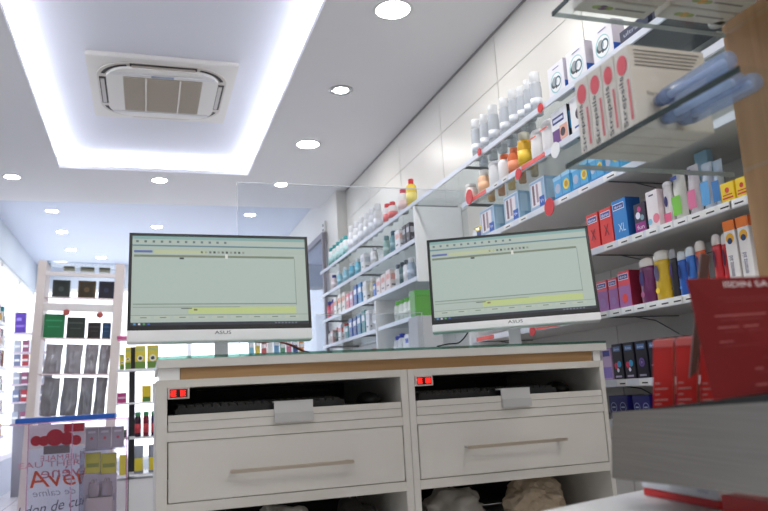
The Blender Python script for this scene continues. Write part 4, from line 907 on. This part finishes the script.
# ================================================================ GLASS CASE (lower left)
KY = 4.4
def case():
    a = on(-14, 424, 1, KY); b_ = on(127, 424, 1, KY); x0, x1 = a.x, b_.x; zt = on(60, 422, 1, KY).z
    t = empty('display_case', (x0, KY, 0), 0, 'clear acrylic display case with pinkish edges, lower left corner', 'display case')
    W = x1-x0; D = .42; pe = mat((226, 170, 205), .3, trans=.55); gl = glass((250, 248, 252), .05)
    MB().box(0, W, 0, .005, .12, zt, gl).box(0, .005, .005, D, .12, zt, gl).box(W-.005, W, .005, D, .12, zt, gl).box(.005, W-.005, .005, D, zt-.006, zt, gl).build('acrylic_box', t)
    e = MB()
    xs = [0, on(28, 450, 1, KY).x-x0, on(72, 450, 1, KY).x-x0, W]
    for x in xs: e.box(x-.003, x+.003, -.003, .0, .12, zt, pe)
    e.box(0, W, -.003, 0, zt-.004, zt+.002, pe).box(W, W+.003, 0, D, zt-.004, zt+.002, pe).box(W-.002, W+.004, D-.006, D, .12, zt, mat((60, 56, 64), .4))
    e.build('polished_edges', t)
    MB().box(-.01, W+.01, -.01, D+.01, 0, .12, WHITE).build('plinth', t)
    # inner white board with printed lettering; its mirrored words are painted reflections
    xb0, xb1 = on(26, 480, 1, KY+.38).x-x0, on(108, 480, 1, KY+.38).x-x0
    zb1 = on(60, 447, 1, KY+.38).z; yb = .38
    m = MB().box(xb0, xb1, yb, yb+.003, .13, zb1, translucent((246, 249, 255), .45))
    bd = m.build('inner_board', t)
    OR = translucent((236, 96, 56), .5); PK = translucent((226, 150, 170), .5); GY_ = mat((96, 98, 120), .5)
    P = lambda u, v: (on(u, v, 1, KY+.378).x-x0, on(u, v, 1, KY+.378).z)
    L = MB()
    def T_(s_, u, v, w_, h_, m_, mir=False, rot=0, shear=0): x, z = P(u, v); L.text(s_, x, z, w_/FPX*4.6, h_/FPX*4.6, yb-.001-.0005*(len(L.mats)+1), m_, mir, rot, shear=shear)
    T_('THERMALE', 64, 457, 40, 5, PK, True); T_('EAU THER', 50, 464, 52, 5, PK)
    T_('Avène', 66, 477, 64, 15, OR, False, shear=-.25); T_('Avène', 68, 471, 46, 10, mat((206, 120, 140), .5), True, shear=.1)
    T_('de calme', 54, 492, 36, 6, mat((170, 172, 190), .5), True, shear=.3); T_('el don de cuidar', 58, 505, 78, 9, GY_, False, .12, .35)
    L.build('lettering_and_reflection', bd)
    # banner of coral circles above it
    c = MB(); u0 = P(28, 430)[0]; u1 = P(85, 430)[0]; z0_, z1_ = P(50, 446)[1], P(50, 424.5)[1]
    c.box(u0, u1, yb, yb+.003, z0_, z1_, translucent((240, 232, 236), .5)); CR = translucent((222, 50, 76), .5)
    for i, (u, v, rr_) in enumerate(((36, 441, 4.5), (44, 441, 4.5), (55, 437.5, 7.5), (67, 438.5, 6), (76, 440, 4.5))):
        q = P(u, v); c.disc(q[0], q[1], rr_*.0065, yb-.001-.0003*i, CR)
    c.rect(P(64, 430)[0], P(84, 430)[0], P(50, 433)[1], P(50, 425)[1], yb-.0008, CR)
    c.build('coral_banner', t)
    MB().box(P(44, 440)[0], P(70, 440)[0], yb-.01, yb-.004, P(50, 454)[1], P(50, 446)[1], mat((140, 128, 132), .5)).build('grey_clip', t)
    return t, x0, x1, zt, D
ct, kx0, kx1, kzt, KD = case()
# things standing in the case behind its front pane: shelf boards and stock
a = on(84, 440, 1, KY+.2).x; b_ = on(126, 440, 1, KY+.2).x
tag(MB().box(a-.01, kx1-.012, KY+.06, KY+.34, on(100, 448, 1, KY+.2).z-.006, on(100, 448, 1, KY+.2).z, glass((225, 225, 235), .1)).box(a-.01, a-.004, KY+.06, KY+.34, .1205, on(100, 448, 1, KY+.2).z-.006, glass((225, 225, 235), .1)).build('inner_shelf'), 'small clear inner shelf at right inside the display case', 'shelf')
zsh = on(100, 448, 1, KY+.2).z
for i in range(3):
    u = 92+i*13; p = on(u, 440, 1, KY+.15)
    put(carton(.065, .06, .115, (176, 170, 178), (('c', .5, .5, .12, (206, 90, 100)), ('r', .2, .8, .75, .85, (220, 216, 222)))), (p.x, KY+.15, zsh+.001), 0, 'grey small carton, %s from left at top inside case' % ROWN[i], 'grey cartons in the display case')
for i in range(2):
    u = 93+i*16; p = on(u, 465, 1, KY+.15)
    put(carton(.08, .05, .11, (206, 200, 84), (('r', .1, .9, .3, .5, (150, 160, 80)),)), (p.x, KY+.15, on(u, 473, 1, KY+.15).z), 0, ('left' if i == 0 else 'right')+' yellowish carton stacked inside the display case', 'yellow cartons in the display case')
    q = on(u, 473, 1, KY+.15)
    put(carton(.085, .07, round(q.z-.1215, 3), (196, 190, 200), (('r', .1, .9, .6, .7, (170, 166, 180)),)), (p.x, KY+.15, .121), 0, ('left' if i == 0 else 'right')+' pale tall carton under a yellowish carton in the case', 'pale cartons in the display case')
def mitt(x, y, z, label):
    m = MB(); mm = mat((150, 142, 148), .8)
    m.lathe([(.026, 0), (.03, .01), (.032, .045), (.024, .07), (0, .085)], mm, sy=.5)
    for i, (dx, h) in enumerate(((-.02, .085), (-.007, .10), (.008, .10), (.021, .08))): m.lathe([(.008, .05), (.008, h-.006), (0, h)], mm, (dx, 0, 0), 10)
    o = m.build('exfoliating_glove'); o.location = (x, y, z); tag(o, label, 'glove', 'grey gloves in the display case')
p = on(98, 497, 1, KY+.06); q = on(97, 497, 1, KY+.05)
tag(MB().box(p.x-.055, p.x+.075, KY+.02, KY+.07, .121, p.z, mat((186, 176, 178), .5), .002).build('carton'), 'pinkish grey carton under the two grey gloves', 'box')
mitt(p.x-.02, KY+.045, p.z+.001, 'left grey fabric glove standing in the display case'); mitt(p.x+.045, KY+.045, p.z+.001, 'right grey fabric glove standing in the display case')
# blue board on top of the case
pa, pb = on(15, 420, 1, KY+.02), on(107, 420, 1, KY+.02)
tag(MB().box(on(15, 418, 1, KY).x, on(115, 418, 1, KY).x, KY+.005, KY+.30, kzt+.0025, kzt+.0285, mat((28, 92, 186), .4), .002).build('blue_board'), 'bright blue board lying on top of the display case', 'board')

# ================================================================ FOREGROUND RIGHT
TZ = EYE-.16
OAK = wood((184, 144, 100), (156, 116, 76), 'Z', .8)
tag(MB().box(1.0265, 1.055, .25, 1.002, TZ+.0006, 2.4, OAK).build('wooden_side_panel'), 'blurred oak side panel close by at the right edge', 'wood panel')
GE = mat((22, 44, 42), .25); GCL = glass((250, 253, 253), .022)
def gshelf(z, label, ye, x0, y0):
    t = empty('glass_shelf', (x0, y0, z), 0, label, 'glass shelf', 'glass shelves on the oak panel')
    MB().box(.002, 1.026-x0, 0, ye-y0-.002, 0, .008, GCL).build('glass_board', t)
    MB().box(0, .002, 0, ye-y0, 0, .008, GE).build('dark_glass_edge', t)
    MB().box(0, 1.026-x0, ye-y0-.002, ye-y0, 0, .008, mat((196, 205, 206), .2, trans=.4)).build('light_glass_edge', t)
ZL, ZU = EYE+.352, EYE+.615
gshelf(ZL, 'lower foreground glass shelf with a dark green edge', 1.025, .672, .64)
gshelf(ZU, 'upper foreground glass shelf cut by the top frame', .998, .658, .5)
# four cartons with a red dot, standing at the edge of the lower shelf
zt = ZL+.008
yy = [y_on(u, .685, zt) for u in (582, 595.5, 609, 622.5, 638)]
def dotbox(w_, label):
    def fn():
        h = .132; d = .14
        m = MB().box(-w_/2, w_/2, -d/2, d/2, 0, h, mat((226, 220, 212), .5), .001); y = -d/2-.0008
        m.disc(0, h*.80, w_*.34, y, mat((232, 96, 108), .5), rz=w_*.44)
        m.text('Strepsils', -w_*.12, h*.37, .080, .013, y-.0002, mat((66, 64, 68), .5), rot=PI/2)
        m.rect(w_*.22, w_*.36, h*.12, h*.6, y-.0001, mat((226, 120, 128), .5))
        T = Matrix.Translation((w_/2, 0, 0))@Matrix.Rotation(PI/2, 4, 'Z')
        for i in range(5): m.rect(-d*.44, d*(.42-.03*i), h*(.93-.045*i), h*(.945-.045*i), -.0008, mat((128, 122, 116), .6), T)
        m.text('Strepsils', -d*.18, h*.42, d*.3, h*.06, -.0008, mat((110, 104, 100), .6), M=T)
        return ('medicine_carton', 'box', [('carton', m.mesh('medicine_carton'), None)])
    return cached(('dot', w_), fn)
for i in range(4):
    wd = abs(yy[i]-yy[i+1])
    put(dotbox(round(wd-.001, 3), ''), (.685+.07, (yy[i]+yy[i+1])/2, zt+.0005), -PI/2, 'white carton with red dot on foreground glass shelf, %s from left' % ROWN[i], 'red dotted cartons on the foreground shelf')
# clear tubes lying on the lower shelf in front of them
for i, (x, z, r) in enumerate(((.730, 0, .0135), (.760, 0, .0135), (.722, .027, .0135))):
    ycl = yy[4]-.018
    m = MB(); gl_ = mat((186, 208, 244), .08, spec=1, trans=.68, coat=1)
    T = Matrix.Translation((0, 0, r))@Matrix.Rotation(PI/2, 4, 'X')
    m.lathe([(0, 0), (r*.8, .0), (r, .008), (r*.97, .06), (r, .062), (r, .125), (r*.8, .132), (0, .132)], gl_, M=T, seg=24)
    c = MB().lathe([(0, -.012), (r*.7, -.012), (r*.8, -.004), (r*.8, .012)], mat((90, 110, 150), .15, .3, coat=1), M=T); m.lathe([(0, .012), (r*.4, .014), (r*.4, .12), (0, .122)], mat((236, 240, 250), .3), M=T)
    proto = ('clear_tube', 'tube', [('tube_body', m.mesh('tube_body'), None), ('end_cap', c.mesh('end_cap'), None)])
    put(proto, (x, ycl, zt+z+.0006), 0, ('left lower', 'right lower', 'topmost')[i]+' clear bluish tube lying on the foreground shelf', 'clear tubes on the foreground shelf')
# flat cartons on the upper glass shelf, seen from below
def flatbox(w_, d, hue):
    def fn():
        h = .03; m = MB().box(-w_/2, w_/2, -d/2, d/2, 0, h, mat((222, 216, 208), .5), .001)
        def b(x, y, rx, ry, rgb, k): m.add([(x+rx*math.cos(i*PI/8), y+ry*math.sin(i*PI/8), -.0002*k) for i in range(16)][::-1], [tuple(range(16))], mat(rgb, .5))
        b(-w_*.18, 0, .010, .008, hue, 1); b(-w_*.18-.012, 0, .009, .006, (150, 170, 90), 1); b(-w_*.18+.012, 0, .009, .006, (150, 170, 90), 1)
        m.add([(-w_*.02, -d*.12, -.0003), (-w_*.02, d*.02, -.0003), (w_*.4, d*.02, -.0003), (w_*.4, -d*.12, -.0003)], [(0, 1, 2, 3)], mat((150, 144, 140), .6))
        return ('flat_carton', 'box', [('carton', m.mesh('flat_carton'), None)])
    return cached(('flat', w_, d, hue), fn)
k = 0
for cx_, hue in ((.765, (96, 60, 100)), (.925, (222, 170, 50))):
    for j in range(5):
        y = (.966 if cx_ < .8 else .955)-j*.045
        put(flatbox(.145, .040, hue), (cx_, y, ZU+.0088), 0, 'grey flat carton with %s flower print, %s from the far end' % ('purple' if cx_ < .8 else 'orange', ROWN[j]), 'flat cartons on the upper foreground shelf'); k += 1
put(bottle(.016, .06, (226, 226, 226), (236, 236, 238), .3, None, capr=.7), (.99, .975, ZU+.0088), 0, 'small whitish bottle at the oak end of upper glass shelf')

# white desk surface, steel unit and red leaflets
A, B = on(542, 511, 2, TZ), on(640, 490.6, 2, TZ); dv = (B-A).normalized(); nrm = Vector((dv.y, -dv.x, 0))
P0 = A-dv*.6; P1 = B+dv*.35; P2 = P1+nrm*.75; P3 = P0+nrm*.75
t = empty('desk', (P0.x, P0.y, 0), 0, 'white desk surface in the lower right foreground', 'desk')
pl = [(p.x-P0.x, p.y-P0.y) for p in (P0, P3, P2, P1)]
MB().prism(pl[::-1] if False else pl, TZ-.03, TZ, mat((226, 228, 230), .35)).build('desktop', t)
for q in (P0+dv*.06+nrm*.06, P1-dv*.06+nrm*.06, P2-dv*.06-nrm*.06, P3+dv*.06-nrm*.06):
    MB().box(q.x-P0.x-.02, q.x-P0.x+.02, q.y-P0.y-.02, q.y-P0.y+.02, 0, TZ-.03, WHITE).build('leg', t)
def D_at(u): return 1/(1/.95+(u-612)*(1/.66-1/.95)/156)
def vt_(u): return 412-10*(u-612)/156
def vb_(u): return 478+19*(u-612)/156
us = (612, 660, 710, 768, 810)
c1 = [at_depth(u, vt_(u), D_at(u)) for u in us]; c2 = [at_depth(u, vb_(u), D_at(u)) for u in us]
back = Vector((c1[-1].y-c1[0].y, -(c1[-1].x-c1[0].x), 0)).normalized()
if back.dot(c1[0]-Vector((0, 0, EYE))) < 0: back = -back
o0 = c1[0].copy(); o0.z = 0
t = empty('steel_display_unit', o0, 0, 'low display unit with a wide brushed steel front, lower right', 'display unit')
vs = []; th = .006
for p, q in zip(c1, c2): vs += [p-o0, q-o0, q-o0+back*th, p-o0+back*th]
fs = []
for i in range(len(us)-1):
    a_ = 4*i; b2 = a_+4
    fs += [(a_, a_+1, b2+1, b2), (a_+1, a_+2, b2+2, b2+1), (a_+2, a_+3, b2+3, b2+2), (a_+3, a_, b2, b2+3)]
fs += [(0, 3, 2, 1), (16, 17, 18, 19)]
MB().add(vs, fs, brushed()).build('steel_front', t)
R0 = c1[0]-o0; R1 = c2[0]-o0
m = MB().add([R0+back*th, R1+back*th, R1+back*.12, R0+back*.12, R0+back*th+dv*.003, R1+back*th+dv*.003, R1+back*.12+dv*.003, R0+back*.12+dv*.003], [(0, 1, 2, 3), (7, 6, 5, 4), (0, 4, 5, 1), (3, 2, 6, 7), (0, 3, 7, 4), (1, 5, 6, 2)], brushed()); m.build('steel_side', t)
bk_ = MB(); n = len(c1); vs = []
for j_, p in enumerate(c1): vs += [p-o0+back*th*.2+Vector((0, 0, (.0002, .002, .005, .0075, .009)[j_])), p-o0+back*.125+Vector((0, 0, (.0002, .002, .005, .0075, .009)[j_])), p-o0+back*.125+Vector((0, 0, .0)), p-o0+back*th*.2+Vector((0, 0, .0001))]
fs = []
for i in range(n-1):
    a_ = 4*i; b2 = a_+4
    fs += [(a_, b2, b2+1, a_+1), (a_+1, b2+1, b2+2, a_+2), (a_+2, b2+2, b2+3, a_+3), (a_+3, b2+3, b2, a_)]
fs += [(0, 1, 2, 3), (16, 19, 18, 17)]
bk_.add(vs, fs, BLACK).build('black_top', t)
e_ = c2[-1]-o0; e_ = e_+back*.07; MB().box(e_.x-.04, e_.x+.04, e_.y-.02, e_.y+.03, TZ+.0005, (c1[-1]-o0).z-.001, BLACK).build('support_foot', t)

# helper: a slab between four world corners (tl, tr, br, bl) with a thickness behind
def slab(c, th, m, edge=None, text=None):
    c = [Vector(p) for p in c]; nn = (c[1]-c[0]).cross(c[3]-c[0]).normalized()
    if nn.dot(FW) < 0: nn = -nn
    g = MB(); vs = c+[p+nn*th for p in c]
    g.add(vs, [(0, 3, 2, 1), (4, 5, 6, 7)], m); g.add(vs, [(0, 1, 5, 4), (1, 2, 6, 5), (2, 3, 7, 6), (3, 0, 4, 7)], edge or m)
    return g, nn
RD = mat((112, 8, 8), .6, spec=.25); RE = mat((206, 40, 34), .4); GT_ = mat((196, 150, 146), .6)
# big red leaflet stand
cs_ = [at_depth(686, 279, .80), at_depth(800, 275, .70), at_depth(812, 387, .65), at_depth(713, 400, .735)]
g, nn = slab(cs_, .008, RD, RE)
def lf(u, v):   # bilinear point on the leaflet
    a_ = cs_[0].lerp(cs_[1], u); b2 = cs_[3].lerp(cs_[2], u); return a_.lerp(b2, v)-nn*.0035
def bar(u0, u1, v0, v1, m): g.add([lf(u0, v0), lf(u0, v1), lf(u1, v1), lf(u1, v0)], [(0, 1, 2, 3)], m)
WT = mat((240, 225, 222), .6)
X = (cs_[1]-cs_[0]).normalized(); Z = (cs_[0]-cs_[3]).normalized(); cpt = lf(.56, .075)
T = Matrix((( X.x, -nn.x*-1, Z.x, cpt.x), (X.y, -nn.y*-1, Z.y, cpt.y), (X.z, -nn.z*-1, Z.z, cpt.z), (0, 0, 0, 1)))
g.text('ISDIN SA', 0, 0, .046, .0062, -.0004, WT, M=T)
for (v, a_, b2, th_) in ((.19, .28, .95, .006), (.22, .33, .9, .006), (.34, .22, .7, .012), (.38, .27, .66, .008), (.44, .23, .62, .012), (.48, .28, .66, .007), (.56, .22, .36, .01), (.6, .25, .6, .006), (.72, .6, .95, .006), (.80, .52, .6, .012), (.83, .55, .85, .006), (.93, .5, .62, .012)):
    bar(a_, b2, v, v+th_*.8, mat((136, 44, 44), .6) if th_ < .01 else mat((176, 96, 94), .6))
o = g.build('leaflet'); tag(o, 'large dark red leaflet leaning on the steel unit, with pale print', 'leaflet')
# brown translucent strip behind it
g, nn2 = slab([at_depth(701, 253, .86), at_depth(711, 255, .86), at_depth(697, 372, .84), at_depth(690, 378, .84)], .004, mat((88, 56, 50), .3, trans=.15))
tag(g.build('plastic_strip'), 'narrow brown plastic strip leaning behind the big red leaflet', 'plastic strip')
# red narrow packs standing on the black top, each under a clear sleeve
for i, (u0, u1, vt0, dd) in enumerate(((653, 673, 343, .95), (676, 697, 341, .925), (700, 722, 343, .90))):
    vb0 = 412; a_ = [at_depth(u0, vt0, dd), at_depth(u1, vt0-1, dd-.012), at_depth(u1, vb0-1, dd-.012), at_depth(u0, vb0, dd)]
    t = empty('leaflet_pack', (0, 0, 0), 0, '%s narrow red leaflet pack behind the steel front' % ('leftmost', 'middle', 'right')[i], 'leaflet', 'narrow red leaflet packs')
    g, n3 = slab(a_, .022, mat((196, 30, 26), .5)); 
    for v in (.05, .58, .66, .74, .82, .88):
        p0 = a_[0].lerp(a_[3], v); p1 = a_[1].lerp(a_[2], v); q0 = a_[0].lerp(a_[3], v+.018); q1 = a_[1].lerp(a_[2], v+.018); k0, k1 = (.12, .28) if v < .1 else (.1, .55+.2*math.sin(v*40))
        g.add([p0.lerp(p1, k0)-n3*.0006, q0.lerp(q1, k0)-n3*.0006, q0.lerp(q1, k1)-n3*.0006, p0.lerp(p1, k1)-n3*.0006], [(0, 1, 2, 3)], GT_)
    g.build('pack', t)
    up = (a_[0]-a_[3]).normalized(); g, _ = slab([a_[0]+up*.003-n3*.0015, a_[1]+up*.003-n3*.0015, a_[1]-up*.006-n3*.0015, a_[0]-up*.006-n3*.0015], .026, mat((232, 120, 118), .2, trans=.3)); g.build('clear_sleeve', t)
# white and red box on the desk behind the steel unit
a_ = on(644, 495, 2, TZ+.0005); b2 = on(721, 510, 2, TZ+.0005); dvv = (b2-a_).normalized(); bkk = Vector((-dvv.y, dvv.x, 0))
if bkk.y < 0: bkk = -bkk
ang = math.atan2(dvv.y, dvv.x); Ln = (b2-a_).length
t = empty('flat_box', (a_.x, a_.y, TZ+.0006), ang, 'white flat box with a red base under the steel unit', 'box')
MB().box(0, Ln, 0, .07, 0, .009, mat((214, 34, 38), .4), .001).build('red_base', t)
g = MB().box(-.006, Ln-.004, .002, .07, .0095, .030, mat((232, 234, 240), .4), .001); g.text('easy', Ln*.8, .017, .02, .004, .0014, mat((150, 160, 190), .5)); g.build('lid', t)
a_ = on(728, 512, 2, TZ+.0005)
o = MB().box(0, .12, -.02, .05, 0, .022, mat((200, 30, 30), .4), .001).build('red_carton'); o.location = (a_.x+.004, a_.y-.01, TZ+.0006); o.rotation_euler = (0, 0, ang)
tag(o, 'plain red carton at the bottom right under the steel unit', 'box')
